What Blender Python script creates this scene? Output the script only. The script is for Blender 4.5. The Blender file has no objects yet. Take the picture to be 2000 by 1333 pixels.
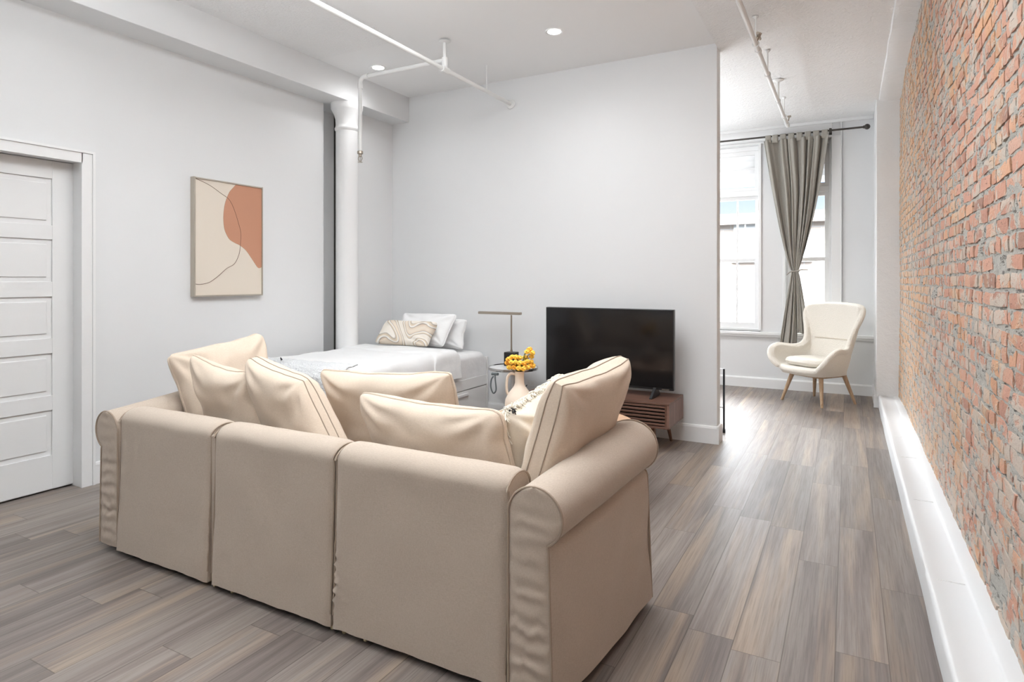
import bpy, bmesh, math, random
from math import sin, cos, pi, radians, sqrt, atan2
from mathutils import Vector, Matrix, noise
random.seed(7)
sc = bpy.context.scene
COL = sc.collection

# ------------------------------------------------------------------ camera
cam_d = bpy.data.cameras.new('camera')
cam_d.sensor_width = 36.0
cam_d.lens = 1210.0 / 2000.0 * 36.0
cam_d.shift_y = -(666.5 - 549.0) / 2000.0
cam_d.clip_start = 0.05
cam = bpy.data.objects.new('camera', cam_d)
COL.objects.link(cam)
cam.location = (0, 0, 1.26)
cam.rotation_euler = (radians(90), 0, radians(28.5))
sc.camera = cam

# ------------------------------------------------------------------ colour management
sc.view_settings.view_transform = 'Standard'
sc.view_settings.look = 'None'
sc.view_settings.gamma = 1.0
sc.view_settings.use_curve_mapping = False
sc.view_settings.exposure = 0.13

# ------------------------------------------------------------------ world: bright hazy sky, blue higher up
world = bpy.data.worlds.new('sky')
sc.world = world
world.use_nodes = True
wt = world.node_tree
wt.nodes.clear()
wo = wt.nodes.new('ShaderNodeOutputWorld')
bg = wt.nodes.new('ShaderNodeBackground')
geo = wt.nodes.new('ShaderNodeTexCoord')
sep = wt.nodes.new('ShaderNodeSeparateXYZ')
rmp = wt.nodes.new('ShaderNodeValToRGB')
rmp.color_ramp.elements[0].position = 0.05
rmp.color_ramp.elements[0].color = (1.0, 1.0, 1.0, 1)
rmp.color_ramp.elements[0].color = (0.027, 0.028, 0.029, 1)
rmp.color_ramp.elements[1].position = 0.15
rmp.color_ramp.elements[1].color = (0.0150, 0.0205, 0.029, 1)
_e = rmp.color_ramp.elements.new(0.34)
_e.color = (0.30, 0.32, 0.34, 1)
_e = rmp.color_ramp.elements.new(0.55)
_e.color = (0.95, 0.98, 1.0, 1)
wt.links.new(geo.outputs['Generated'], sep.inputs[0])
wt.links.new(sep.outputs['Z'], rmp.inputs[0])
wt.links.new(rmp.outputs[0], bg.inputs['Color'])
bg.inputs['Strength'].default_value = 38.0
wt.links.new(bg.outputs[0], wo.inputs['Surface'])


def area(name, loc, rot, sx, sy, power, color=(1, 1, 1)):
    d = bpy.data.lights.new(name, 'AREA')
    d.shape = 'RECTANGLE'
    d.size = sx
    d.size_y = sy
    d.energy = power
    d.color = color
    o = bpy.data.objects.new(name, d)
    o.location = loc
    o.rotation_euler = rot
    COL.objects.link(o)
    return o


# weak added fill at the wall behind the camera, no real windows
area('rear_fill', (-1.2, -3.42, 1.65), (radians(90), 0, 0), 2.6, 2.1, 2, (0.96, 0.98, 1.0))
area('rear_fill', (-3.3, -3.42, 1.65), (radians(90), 0, 0), 1.0, 2.1, 1, (0.96, 0.98, 1.0))
# street windows get no lamp; their daylight is the world sky
# added fill behind the camera, aimed forward and up; no real lamp
_a = area('bounce_fill', (-1.6, -1.6, 1.9), (radians(90 + 43), 0, radians(4)), 3.2, 1.2, 68, (0.92, 0.97, 1.0))
_a.data.spread = radians(84)
# added fill close under the ceiling, out of the frame, to brighten it
area('ceiling_fill', (-1.75, 1.55, 2.66), (radians(180), 0, 0), 1.2, 0.7, 52, (0.92, 0.97, 1.0))
# wide added fill above the seating area, out of the frame; no real fixture
area('overhead_fill', (-1.45, 2.8, 3.06), (0, 0, 0), 1.9, 1.3, 50, (0.94, 0.975, 1.0))
# added upward fill, hidden in the window bay to brighten it
_b = area('bounce_fill', (-2.6, 6.4, 1.7), (radians(180), 0, 0), 1.4, 1.2, 48, (0.92, 0.97, 1.0))
DOWNLIGHT_POWER = 15

# ------------------------------------------------------------------ node helpers
MATS = {}


class NT:
    def __init__(self, name):
        m = bpy.data.materials.new(name)
        m.use_nodes = True
        self.m = m
        self.t = m.node_tree
        self.b = self.t.nodes['Principled BSDF']

    def n(self, typ, ins=None, **props):
        nd = self.t.nodes.new(typ)
        for k, v in props.items():
            setattr(nd, k, v)
        if ins:
            for k, v in ins.items():
                self.set(nd, k, v)
        return nd

    def set(self, nd, k, v):
        s = nd.inputs[k]
        if isinstance(v, bpy.types.NodeSocket):
            self.t.links.new(v, s)
        else:
            s.default_value = v

    def math(self, op, a, b=0.0, c=0.0):
        nd = self.t.nodes.new('ShaderNodeMath')
        nd.operation = op
        self.set(nd, 0, a)
        self.set(nd, 1, b)
        self.set(nd, 2, c)
        return nd.outputs[0]

    def mix(self, f, a, b, blend='MIX'):
        nd = self.t.nodes.new('ShaderNodeMix')
        nd.data_type = 'RGBA'
        nd.blend_type = blend
        self.set(nd, 0, f)
        self.set(nd, 6, a)
        self.set(nd, 7, b)
        return nd.outputs[2]

    def ramp(self, f, stops):
        nd = self.t.nodes.new('ShaderNodeValToRGB')
        cr = nd.color_ramp
        while len(cr.elements) < len(stops):
            cr.elements.new(0.5)
        for e, (p, c) in zip(cr.elements, stops):
            e.position = p
            e.color = (*c, 1) if len(c) == 3 else c
        self.set(nd, 0, f)
        return nd.outputs[0]

    def noise(self, vec, scale, detail=2.0, rough=0.5, dist=0.0):
        nd = self.n('ShaderNodeTexNoise', {'Scale': scale, 'Detail': detail, 'Roughness': rough, 'Distortion': dist})
        if vec is not None:
            self.set(nd, 'Vector', vec)
        return nd.outputs[0]

    def obj(self):
        return self.n('ShaderNodeTexCoord').outputs['Object']

    def pos(self):
        return self.n('ShaderNodeNewGeometry').outputs['Position']

    def scale(self, vec, s):
        nd = self.n('ShaderNodeMapping', {'Vector': vec, 'Scale': s})
        return nd.outputs[0]

    def bump(self, h, strength=0.3, dist=0.01, normal=None):
        nd = self.n('ShaderNodeBump', {'Height': h, 'Strength': strength, 'Distance': dist})
        if normal is not None:
            self.set(nd, 'Normal', normal)
        self.t.links.new(nd.outputs[0], self.b.inputs['Normal'])
        return nd.outputs[0]

    def base(self, c, rough=0.6, metal=0.0):
        self.set(self.b, 'Base Color', c if not isinstance(c, tuple) or len(c) == 4 else (*c, 1))
        self.set(self.b, 'Roughness', rough)
        self.set(self.b, 'Metallic', metal)


def srgb(r, g, b):
    def f(c):
        c /= 255.0
        return c / 12.92 if c <= 0.04045 else ((c + 0.055) / 1.055) ** 2.4
    return (f(r), f(g), f(b))


def plain(name, c, rough=0.6, metal=0.0, bump=None):
    t = NT(name)
    t.base(c, rough, metal)
    if bump:
        t.bump(t.noise(t.pos(), bump[0], 3.0), bump[1], bump[2])
    MATS[name] = t.m
    return t.m


# painted surfaces
M_WALL = plain('white wall paint', (0.775, 0.78, 0.785), 0.65, 0, (60, 0.05, 0.002))
M_TRIM = plain('white semi gloss paint', (0.84, 0.84, 0.84), 0.35)
M_CEIL = plain('smooth ceiling paint', (0.89, 0.89, 0.89), 0.8)
M_DOOR = plain('white door paint', (0.83, 0.83, 0.83), 0.4)
M_LEDGE = plain('white ledge paint', (0.74, 0.745, 0.75), 0.55)
M_PIPE = plain('white pipe enamel', (0.82, 0.82, 0.81), 0.35)
t = NT('textured ceiling plaster')
t.base((0.88, 0.88, 0.88), 0.85)
p = t.pos()
h = t.math('ADD', t.noise(p, 55, 3, 0.6), t.math('MULTIPLY', t.noise(p, 14, 2), 0.6))
t.bump(h, 0.8, 0.012)
M_CEILTEX = t.m
t = NT('rough white plaster')
t.base((0.80, 0.80, 0.80), 0.7)
p = t.pos()
t.bump(t.math('ADD', t.noise(p, 9, 4, 0.6), t.math('MULTIPLY', t.noise(p, 70, 2), 0.2)), 0.5, 0.02)
M_PLASTER = t.m

# brick and mortar
t = NT('old red brick')
at = t.n('ShaderNodeAttribute', attribute_name='tone').outputs['Fac']
p = t.pos()
tone = t.ramp(at, [(0.0, srgb(140, 92, 76)), (0.12, srgb(180, 118, 96)), (0.35, srgb(204, 140, 114)), (0.6, srgb(214, 156, 130)),
                   (0.8, srgb(210, 146, 124)), (0.93, srgb(226, 166, 122)), (1.0, srgb(216, 170, 150))])
var = t.noise(p, 38, 4, 0.65)
tone = t.mix(t.math('MULTIPLY', t.math('SUBTRACT', var, 0.35), 1.0), tone, (*srgb(214, 160, 134), 1))
spk = t.ramp(t.noise(t.scale(p, (1, 1, 1)), 120, 3, 0.7), [(0.58, (0, 0, 0)), (0.68, (1, 1, 1))])
tone = t.mix(t.math('MULTIPLY', spk, 0.45), tone, (*srgb(120, 72, 60), 1))
sx = t.n('ShaderNodeSeparateXYZ', {0: p})
# smears of mortar and old whitewash, thicker low down on this wall
low = t.n('ShaderNodeMapRange', {0: sx.outputs[2], 1: 0.1, 2: 1.3, 3: 0.085, 4: 0.0}).outputs[0]
far = t.n('ShaderNodeMapRange', {0: sx.outputs[1], 1: 3.2, 2: 7.0, 3: 0.0, 4: 0.11}).outputs[0]
sm = t.math('ADD', t.math('ADD', t.noise(t.scale(p, (1, 1, 1.3)), 7.5, 5, 0.62, 0.6), low), far)
tone = t.mix(0.22, tone, (*srgb(204, 186, 172), 1))
smf = t.ramp(sm, [(0.50, (0, 0, 0)), (0.57, (1, 1, 1))])
smc = t.mix(t.noise(p, 3.0, 3), (*srgb(206, 190, 172), 1), (*srgb(196, 192, 184), 1))
tone = t.mix(t.math('MULTIPLY', smf, 0.86), tone, smc)
ochre = t.ramp(t.math('ADD', t.noise(p, 2.4, 4, 0.6), t.math('MULTIPLY', far, 1.5)), [(0.52, (0, 0, 0)), (0.66, (1, 1, 1))])
tone = t.mix(t.math('MULTIPLY', ochre, 0.6), tone, (*srgb(216, 168, 122), 1))
pit = t.ramp(t.noise(t.scale(p, (1, 20, 62)), 1.0, 4, 0.75, 0.4), [(0.335, (1, 1, 1)), (0.375, (0, 0, 0))])
tone = t.mix(t.math('MULTIPLY', pit, 0.62), tone, (*srgb(96, 80, 72), 1))
t.base(tone, 0.88)
t.bump(t.math('SUBTRACT', t.math('ADD', t.noise(p, 90, 5, 0.7), t.math('MULTIPLY', smf, 0.5)), t.math('MULTIPLY', pit, 0.8)), 0.8, 0.006)
M_BRICK = t.m
t = NT('grey lime mortar')
p = t.pos()
c = t.mix(t.noise(p, 30, 5, 0.7), (*srgb(166, 163, 156), 1), (*srgb(200, 196, 188), 1))
dk = t.ramp(t.noise(t.scale(p, (1, 14, 70)), 1.0, 4, 0.7, 0.5), [(0.55, (0, 0, 0)), (0.61, (1, 1, 1))])  # dark streaks painted in for the thin shadows under bricks
c = t.mix(t.math('MULTIPLY', dk, 0.7), c, (*srgb(74, 66, 60), 1))
t.base(c, 0.9)
t.bump(t.noise(p, 80, 5, 0.7), 0.9, 0.01)
M_MORTAR = t.m

# floor planks
t = NT('grey brown laminate planks')
p = t.pos()
sx = t.n('ShaderNodeSeparateXYZ', {0: p})
PW, PL = 0.157, 1.22
rx = t.math('DIVIDE', t.math('ADD', sx.outputs[0], 0.1963 + PW * 60), PW)
row = t.math('FLOOR', rx)
fx = t.math('FRACT', rx)
rnd = t.n('ShaderNodeTexWhiteNoise', {'W': row}, noise_dimensions='1D').outputs[0]
ry = t.math('ADD', t.math('DIVIDE', sx.outputs[1], PL), t.math('MULTIPLY', rnd, 7.0))
idx = t.math('FLOOR', ry)
fy = t.math('FRACT', ry)
cmb = t.n('ShaderNodeCombineXYZ', {0: row, 1: idx, 2: 3.0})
wn = t.n('ShaderNodeTexWhiteNoise', {'Vector': cmb.outputs[0]}, noise_dimensions='3D')
r1 = wn.outputs[0]
off = t.n('ShaderNodeVectorMath', {0: wn.outputs[1], 1: (31.0, 17.0, 9.0)}, operation='MULTIPLY').outputs[0]
gv = t.n('ShaderNodeVectorMath', {0: t.scale(p, (1, 1, 1)), 1: off}, operation='ADD').outputs[0]
g1 = t.noise(t.scale(gv, (20, 0.7, 1)), 1.0, 5, 0.6, 0.35)
g2 = t.noise(t.scale(gv, (170, 4.0, 1)), 1.0, 4, 0.65, 0.15)
g3 = t.noise(t.scale(gv, (9, 0.5, 1)), 1.0, 3, 0.55, 0.6)
c = t.ramp(g1, [(0.3, srgb(110, 100, 95)), (0.45, srgb(126, 116, 111)), (0.58, srgb(139, 130, 124)), (0.75, srgb(149, 138, 130))])
c = t.mix(t.ramp(g3, [(0.52, (0, 0, 0)), (0.68, (1, 1, 1))]), c, (*srgb(158, 141, 126), 1))
c = t.mix(t.math('MULTIPLY', t.ramp(g2, [(0.45, (0, 0, 0)), (0.72, (1, 1, 1))]), 0.42), c, (*srgb(84, 72, 67), 1))
hs = t.n('ShaderNodeHueSaturation', {'Hue': 0.5, 'Saturation': 1.0, 'Value': t.math('ADD', t.math('MULTIPLY', r1, 0.3), 0.80), 'Color': c})
seam = t.math('MAXIMUM', t.math('LESS_THAN', t.math('ABSOLUTE', t.math('SUBTRACT', fx, 0.5)), 0.49), 0.0)
seamx = t.math('GREATER_THAN', t.math('ABSOLUTE', t.math('SUBTRACT', fx, 0.5)), 0.4885)
seamy = t.math('GREATER_THAN', t.math('ABSOLUTE', t.math('SUBTRACT', fy, 0.5)), 0.4988)
seam = t.math('MAXIMUM', seamx, seamy)
c = t.mix(t.math('MULTIPLY', seam, 0.55), hs.outputs[0], (*srgb(70, 58, 52), 1))
t.base(c, 0.36)
t.set(t.b, 'Roughness', t.math('ADD', t.math('MULTIPLY', g2, 0.12), 0.36))
t.set(t.b, 'Specular IOR Level', 0.28)
t.bump(t.math('SUBTRACT', t.math('MULTIPLY', g2, 0.10), t.math('MULTIPLY', seam, 1.0)), 0.35, 0.002)
M_FLOOR = t.m


def linen(name, c1, c2, scale=1.0, rough=0.9, strength=0.25):
    t = NT(name)
    p = t.pos()
    a = t.noise(t.scale(p, (900 * scale, 900 * scale, 90 * scale)), 1.0, 2)
    b = t.noise(t.scale(p, (110 * scale, 110 * scale, 900 * scale)), 1.0, 2)
    w = t.math('ADD', a, b)
    f = t.ramp(t.math('MULTIPLY', w, 0.5), [(0.35, (0, 0, 0)), (0.65, (1, 1, 1))])
    t.base(t.mix(f, (*c1, 1), (*c2, 1)), rough)
    t.set(t.b, 'Sheen Weight', 0.15)
    soft = t.noise(p, 7, 3, 0.5, 0.5)
    t.bump(t.math('ADD', t.math('MULTIPLY', w, 0.06), soft), strength, 0.012)
    return t.m


M_SOFA = linen('beige slipcover linen', srgb(176, 161, 146), srgb(192, 177, 162))
M_PIPING = plain('beige piping', srgb(164, 147, 131), 0.9)
M_CUSH = linen('beige cushion linen', srgb(202, 184, 165), srgb(217, 200, 182))
M_CREAM = linen('cream cushion cotton', srgb(222, 211, 195), srgb(233, 223, 208))
M_FRINGE = plain('cream fringe yarn', srgb(246, 240, 228), 0.95)
M_TASSEL = plain('charcoal yarn', srgb(48, 48, 52), 0.95)
M_SHEET = plain('white bed cotton', (0.86, 0.86, 0.86), 0.85, 0, (9, 0.25, 0.02))
M_SHEET2 = plain('white fitted sheet', (0.80, 0.79, 0.79), 0.85, 0, (12, 0.3, 0.02))
M_THROW = plain('white tufted cotton', (0.78, 0.79, 0.80), 0.95, 0, (70, 0.9, 0.02))
M_WLAM = plain('white lacquered board', (0.78, 0.77, 0.76), 0.4)
M_BOUCLE = plain('cream boucle', srgb(246, 240, 229), 0.95, 0, (150, 0.8, 0.012))
M_BLACK = plain('black plastic', (0.012, 0.012, 0.013), 0.35)
M_SCREEN = plain('black glass screen', (0.006, 0.006, 0.007), 0.12)
M_BLKMET = plain('black metal', (0.02, 0.02, 0.022), 0.4, 0.6)
M_ROD = plain('dark bronze rod', srgb(74, 70, 66), 0.4, 0.7)
M_NICKEL = plain('brushed nickel', srgb(168, 158, 146), 0.35, 0.85)
M_STEEL = plain('polished steel', (0.72, 0.72, 0.72), 0.18, 1.0)
M_CERAM = plain('matte beige stoneware', srgb(222, 208, 192), 0.75, 0, (40, 0.15, 0.004))
M_PETAL = plain('yellow petals', srgb(252, 206, 84), 0.7)
M_PETAL2 = plain('deep amber petals', srgb(250, 180, 62), 0.7)
M_STEM = plain('green stem', srgb(92, 104, 48), 0.7)
M_PLATE = plain('white plastic', (0.80, 0.80, 0.80), 0.3)
M_TAB = plain('cream plastic', srgb(206, 188, 150), 0.6)
M_DARK = plain('painted gap shade', (0.05, 0.045, 0.04), 0.9)  # dark colour that stands in for shade in gaps
M_CORD = plain('grey cord', srgb(104, 110, 112), 0.6)


def wood(name, dark, mid, light, sc_=(3, 30, 30), rough=0.5):
    t = NT(name)
    v = t.scale(t.obj(), sc_)
    a = t.noise(v, 1.0, 5, 0.6, 1.2)
    t.base(t.ramp(a, [(0.3, dark), (0.5, mid), (0.72, light)]), rough)
    t.bump(a, 0.1, 0.003)
    return t.m


M_WALNUT = wood('walnut veneer', srgb(88, 60, 48), srgb(106, 75, 62), srgb(124, 90, 75), (2.2, 30, 30), 0.42)
M_WALNUTE = wood('walnut end veneer', srgb(96, 66, 56), srgb(124, 92, 80), srgb(146, 112, 98), (40, 40, 2.5), 0.42)
M_OAK = wood('light oak', srgb(158, 128, 98), srgb(178, 148, 118), srgb(194, 166, 136), (40, 40, 5), 0.5)
M_TABLE = wood('tan ash tabletop', srgb(190, 152, 122), srgb(206, 168, 138), srgb(216, 182, 152), (4, 30, 30), 0.45)

t = NT('grey curtain cotton')
p = t.pos()
w = t.noise(t.scale(p, (500, 500, 60)), 1.0, 2)
t.base(t.mix(w, (*srgb(150, 146, 138), 1), (*srgb(172, 167, 158), 1)), 0.9)
t.bump(w, 0.1, 0.003)
M_CURT = t.m

t = NT('marbled swirl cotton')
v = t.obj()
dis = t.n('ShaderNodeTexNoise', {'Vector': v, 'Scale': 2.4, 'Detail': 0.6, 'Distortion': 0.5})
v2 = t.n('ShaderNodeVectorMath', {0: v, 1: t.n('ShaderNodeVectorMath', {0: dis.outputs[1], 1: (0.9, 0.9, 0.9)}, operation='MULTIPLY').outputs[0]}, operation='ADD').outputs[0]
wv = t.n('ShaderNodeTexWave', {'Vector': v2, 'Scale': 1.35, 'Distortion': 0.6, 'Detail': 1.0}, wave_type='BANDS', bands_direction='DIAGONAL').outputs[1]
c = t.ramp(wv, [(0.0, srgb(236, 228, 216)), (0.18, srgb(240, 234, 226)), (0.26, srgb(170, 158, 146)), (0.34, srgb(206, 190, 168)), (0.5, srgb(222, 208, 188)),
                (0.6, srgb(240, 236, 230)), (0.7, srgb(240, 236, 230)), (0.76, srgb(150, 138, 128)), (0.82, srgb(214, 196, 176)), (1.0, srgb(230, 218, 202))])
t.base(c, 0.9)
M_MARBLE = t.m

t = NT('window glass')
gl = t.n('ShaderNodeBsdfGlossy', {'Roughness': 0.02})
tr = t.n('ShaderNodeBsdfTransparent')
fr = t.n('ShaderNodeFresnel', {'IOR': 1.25})
mx = t.n('ShaderNodeMixShader', {0: fr.outputs[0], 1: tr.outputs[0], 2: gl.outputs[0]})
t.t.links.new(mx.outputs[0], t.t.nodes['Material Output'].inputs['Surface'])
M_GLASS = t.m


def emit(name, c, s):
    t = NT(name)
    t.set(t.b, 'Base Color', (0.9, 0.9, 0.9, 1))
    t.set(t.b, 'Emission Color', (*c, 1))
    t.set(t.b, 'Emission Strength', s)
    return t.m


M_LAMP = emit('lit downlight lens', (1, 0.98, 0.95), 14.0)

t = NT('white window shade fabric')
d1 = t.n('ShaderNodeBsdfDiffuse', {'Color': (0.85, 0.85, 0.85, 1)})
d2 = t.n('ShaderNodeBsdfTranslucent', {'Color': (0.85, 0.85, 0.85, 1)})
mx = t.n('ShaderNodeMixShader', {0: 0.22, 1: d1.outputs[0], 2: d2.outputs[0]})
t.t.links.new(mx.outputs[0], t.t.nodes['Material Output'].inputs['Surface'])
M_SHADE = t.m

# pale building across the street
t = NT('pale facade')
v = t.pos()
br = t.n('ShaderNodeTexBrick', {'Vector': t.n('ShaderNodeMapping', {'Vector': v, 'Rotation': (radians(90), 0, 0)}).outputs[0], 'Scale': 1.0,
                                'Color1': (*srgb(150, 140, 132), 1), 'Color2': (*srgb(146, 138, 132), 1), 'Mortar': (*srgb(152, 150, 148), 1)})
t.base(br.outputs[0], 0.9)
M_FACADE = t.m
M_FWIN = plain('pale street window glass', srgb(144, 148, 150), 0.6)


# ------------------------------------------------------------------ mesh helpers
def origin(o):
    v = Vector((0, 0, 0))
    while o is not None:
        v += o.location
        o = o.parent
    return v


class MB:
    """collects geometry in world coordinates; build() links it as one mesh object"""

    def __init__(self):
        self.v = []
        self.f = []
        self.attr = []

    def add(self, vs, fs):
        n = len(self.v)
        self.v += [Vector(v) for v in vs]
        self.f += [tuple(i + n for i in f) for f in fs]
        return self

    def box(self, a, b):
        x0, y0, z0 = a
        x1, y1, z1 = b
        return self.add([(x0, y0, z0), (x1, y0, z0), (x1, y1, z0), (x0, y1, z0), (x0, y0, z1), (x1, y0, z1), (x1, y1, z1), (x0, y1, z1)],
                        [(0, 3, 2, 1), (4, 5, 6, 7), (0, 1, 5, 4), (1, 2, 6, 5), (2, 3, 7, 6), (3, 0, 4, 7)])

    def tube(self, pts, r, n=10, closed=False, caps=True):
        pts = [Vector(p) for p in pts]
        N = len(pts)
        rad = r if isinstance(r, (list, tuple)) else [r] * N
        prev = None
        rings = []
        for i, p_ in enumerate(pts):
            if closed:
                d = pts[(i + 1) % N] - pts[i - 1]
            else:
                d = pts[min(i + 1, N - 1)] - pts[max(i - 1, 0)]
            if d.length < 1e-9:
                d = Vector((0, 0, 1))
            d.normalize()
            if prev is None:
                a = d.orthogonal().normalized()
            else:
                a = prev - d * prev.dot(d)
                if a.length < 1e-6:
                    a = d.orthogonal()
                a.normalize()
            prev = a
            b = d.cross(a)
            rings.append([p_ + (a * cos(2 * pi * k / n) + b * sin(2 * pi * k / n)) * rad[i] for k in range(n)])
        vs = [q for rg in rings for q in rg]
        fs = []
        last = N if closed else N - 1
        for i in range(last):
            j = (i + 1) % N
            for k in range(n):
                k2 = (k + 1) % n
                fs.append((i * n + k, i * n + k2, j * n + k2, j * n + k))
        if caps and not closed:
            fs.append(tuple(range(n - 1, -1, -1)))
            fs.append(tuple((N - 1) * n + k for k in range(n)))
        return self.add(vs, fs)

    def lathe(self, prof, c=(0, 0, 0), n=32, axis='z', caps=True):
        vs, fs = [], []
        for r, z in prof:
            for k in range(n):
                a = 2 * pi * k / n
                x, y = r * cos(a), r * sin(a)
                if axis == 'z':
                    vs.append((c[0] + x, c[1] + y, c[2] + z))
                elif axis == 'x':
                    vs.append((c[0] + z, c[1] + x, c[2] + y))
                else:
                    vs.append((c[0] + x, c[1] + z, c[2] + y))
        m = len(prof)
        for i in range(m - 1):
            for k in range(n):
                k2 = (k + 1) % n
                fs.append((i * n + k, i * n + k2, (i + 1) * n + k2, (i + 1) * n + k))
        if caps and prof[0][0] > 1e-6:
            fs.append(tuple(range(n - 1, -1, -1)))
        if caps and prof[-1][0] > 1e-6:
            fs.append(tuple((m - 1) * n + k for k in range(n)))
        return self.add(vs, fs)

    def grid(self, fn, nu, nv, wrap_u=False, flip=False):
        vs = [fn(i / nu, j / nv) for j in range(nv + 1) for i in range(nu + (0 if wrap_u else 1))]
        w = nu if wrap_u else nu + 1
        fs = []
        for j in range(nv):
            for i in range(nu):
                i2 = (i + 1) % w if wrap_u else i + 1
                q = (j * w + i, j * w + i2, (j + 1) * w + i2, (j + 1) * w + i)
                fs.append(q[::-1] if flip else q)
        return self.add(vs, fs)

    def prism(self, poly, axis, a, b):
        """polygon (2d) extruded along axis from a to b"""
        n = len(poly)

        def P(q, h):
            if axis == 'x':
                return (h, q[0], q[1])
            if axis == 'y':
                return (q[0], h, q[1])
            return (q[0], q[1], h)
        vs = [P(q, a) for q in poly] + [P(q, b) for q in poly]
        fs = [tuple(range(n)), tuple(range(2 * n - 1, n - 1, -1))]
        for i in range(n):
            j = (i + 1) % n
            fs.append((i, n + i, n + j, j))
        return self.add(vs, fs)

    def sphere(self, c, r, seg=12, ring=8, sq=(1, 1, 1)):
        prof = [(max(0.0, sin(pi * i / ring)) * r, -cos(pi * i / ring) * r) for i in range(ring + 1)]
        k = len(self.v)
        self.lathe(prof, (0, 0, 0), seg)
        for i in range(k, len(self.v)):
            v = self.v[i]
            self.v[i] = Vector((c[0] + v.x * sq[0], c[1] + v.y * sq[1], c[2] + v.z * sq[2]))
        return self

    def build(self, name, mat, parent=None, smooth=True, bevel=0.0, seg=2, merge=True, local=False, subsurf=0, angle=35):
        o_ = Vector((0, 0, 0)) if (local or parent is None) else origin(parent)
        bm = bmesh.new()
        vs = [bm.verts.new(v - o_) for v in self.v]
        for f in self.f:
            try:
                bm.faces.new([vs[i] for i in f])
            except ValueError:
                pass
        if merge:
            bmesh.ops.remove_doubles(bm, verts=bm.verts, dist=1e-5)
        bmesh.ops.recalc_face_normals(bm, faces=bm.faces)
        if bevel > 0:
            es = [e for e in bm.edges if len(e.link_faces) == 2 and e.calc_face_angle(0) > radians(40)]
            bmesh.ops.bevel(bm, geom=es, offset=bevel, segments=seg, affect='EDGES', profile=0.5, clamp_overlap=True)
        me = bpy.data.meshes.new(name)
        bm.to_mesh(me)
        bm.free()
        me.materials.append(mat)
        if smooth:
            me.shade_smooth()
            me.set_sharp_from_angle(angle=radians(angle))
        o = bpy.data.objects.new(name, me)
        COL.objects.link(o)
        if parent is not None:
            o.parent = parent
        if subsurf:
            m = o.modifiers.new('subdivision', 'SUBSURF')
            m.levels = subsurf
            m.render_levels = subsurf
        return o


def thing(name, label, cat, loc, rz=0.0, group=None):
    o = bpy.data.objects.new(name, None)
    o.empty_display_size = 0.1
    COL.objects.link(o)
    o.location = loc
    o.rotation_euler = (0, 0, rz)
    tag(o, label, cat, group)
    return o


def tag(o, label, cat, group=None):
    o['label'] = label
    o['category'] = cat
    if group:
        o['group'] = group
    return o


def rebase(o, base):
    """move a one-mesh thing's origin to its base"""
    b = Vector(base)
    o.data.transform(Matrix.Translation(-b))
    o.location = b
    return o


def structure(o, label=None):
    o['kind'] = 'structure'
    if label:
        o['label'] = label
    return o


def N3(x, y, z, s=1.0):
    return noise.noise(Vector((x * s, y * s, z * s)))


# ------------------------------------------------------------------ room dimensions
LX, AX = -4.11, -4.07          # left wall, alcove wall beyond the column
TY = 4.955                     # television wall
TR = -0.89                     # its free end
WY = 7.82                      # window wall
BX = 0.443                     # brick face
CZ = 3.095                     # smooth ceiling
RZ = 3.065                     # textured ceiling on the right
BZ = 2.845                     # underside of the beam
REAR = -3.5

structure(MB().box((-4.6, REAR - 0.2, -0.12), (0.75, WY + 0.3, 0.0)).build('floor', M_FLOOR, smooth=False), 'grey brown wood plank floor')
structure(MB().box((TR, REAR - 0.2, RZ), (0.75, WY + 0.3, RZ + 0.15)).box((-4.6, TY + 0.13, RZ), (TR, WY + 0.3, RZ + 0.15)).build('ceiling', M_CEILTEX, smooth=False),
          'textured white plaster ceiling along the brick wall and window bay')
structure(MB().box((-3.0, REAR - 0.2, CZ), (TR, TY + 0.13, CZ + 0.12)).box((-4.6, 3.75, CZ), (-3.0, TY + 0.13, CZ + 0.12)).build('ceiling', M_CEIL, smooth=False),
          'smooth white ceiling above the television wall')
structure(MB().box((-4.6, REAR - 0.2, CZ), (-3.0, 3.75, CZ + 0.12)).build('ceiling', M_CEILTEX, smooth=False),
          'textured white ceiling strip beside the long beam')

# left wall with door opening (door leaf y 0.92..2.066) and rear wall
D0, D1, DZ = 1.10, 2.066, 1.985
wl = MB()
wl.box((LX - 0.40, REAR, 0), (LX - 0.33, 4.05, 3.2)).box((LX - 0.35, REAR, 0), (LX, D0, 3.2)).box((LX - 0.35, D0, DZ), (LX, D1, 3.2)).box((LX - 0.35, D1, 0), (LX, 4.05, 3.2))  # first box is an unseen backing, added to stop sky light at the door
structure(wl.build('wall_left', M_WALL, smooth=False), 'white wall with the abstract picture and door')
structure(MB().box((AX - 0.4, 4.42, 0), (AX, TY + 0.13, 3.2)).box((-4.5, 4.05, 0), (LX - 0.19, 4.42, 3.2)).build('wall_alcove', M_WALL, smooth=False),
          'short white wall between the column and the television wall')
structure(MB().box((AX - 0.4, TY, 0), (TR, TY + 0.13, 3.2)).build('wall_back', M_WALL, smooth=False, bevel=0.003), 'white partition wall behind the television')
structure(MB().box((-4.6, TY + 0.13, 0), (-4.45, WY + 0.2, 3.2)).build('wall_side', M_WALL, smooth=False), 'white side wall of the window bay')
# rear wall with two tall recesses, closed at the back
rw = MB()
rw.box((-4.6, REAR - 0.2, 0), (-3.85, REAR, 3.2)).box((-2.75, REAR - 0.2, 0), (-2.55, REAR, 3.2)).box((0.15, REAR - 0.2, 0), (0.75, REAR, 3.2))
rw.box((-4.6, REAR - 0.35, 0), (0.75, REAR - 0.1, 3.2))
structure(rw.build('wall_rear', M_WALL, smooth=False))

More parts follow.
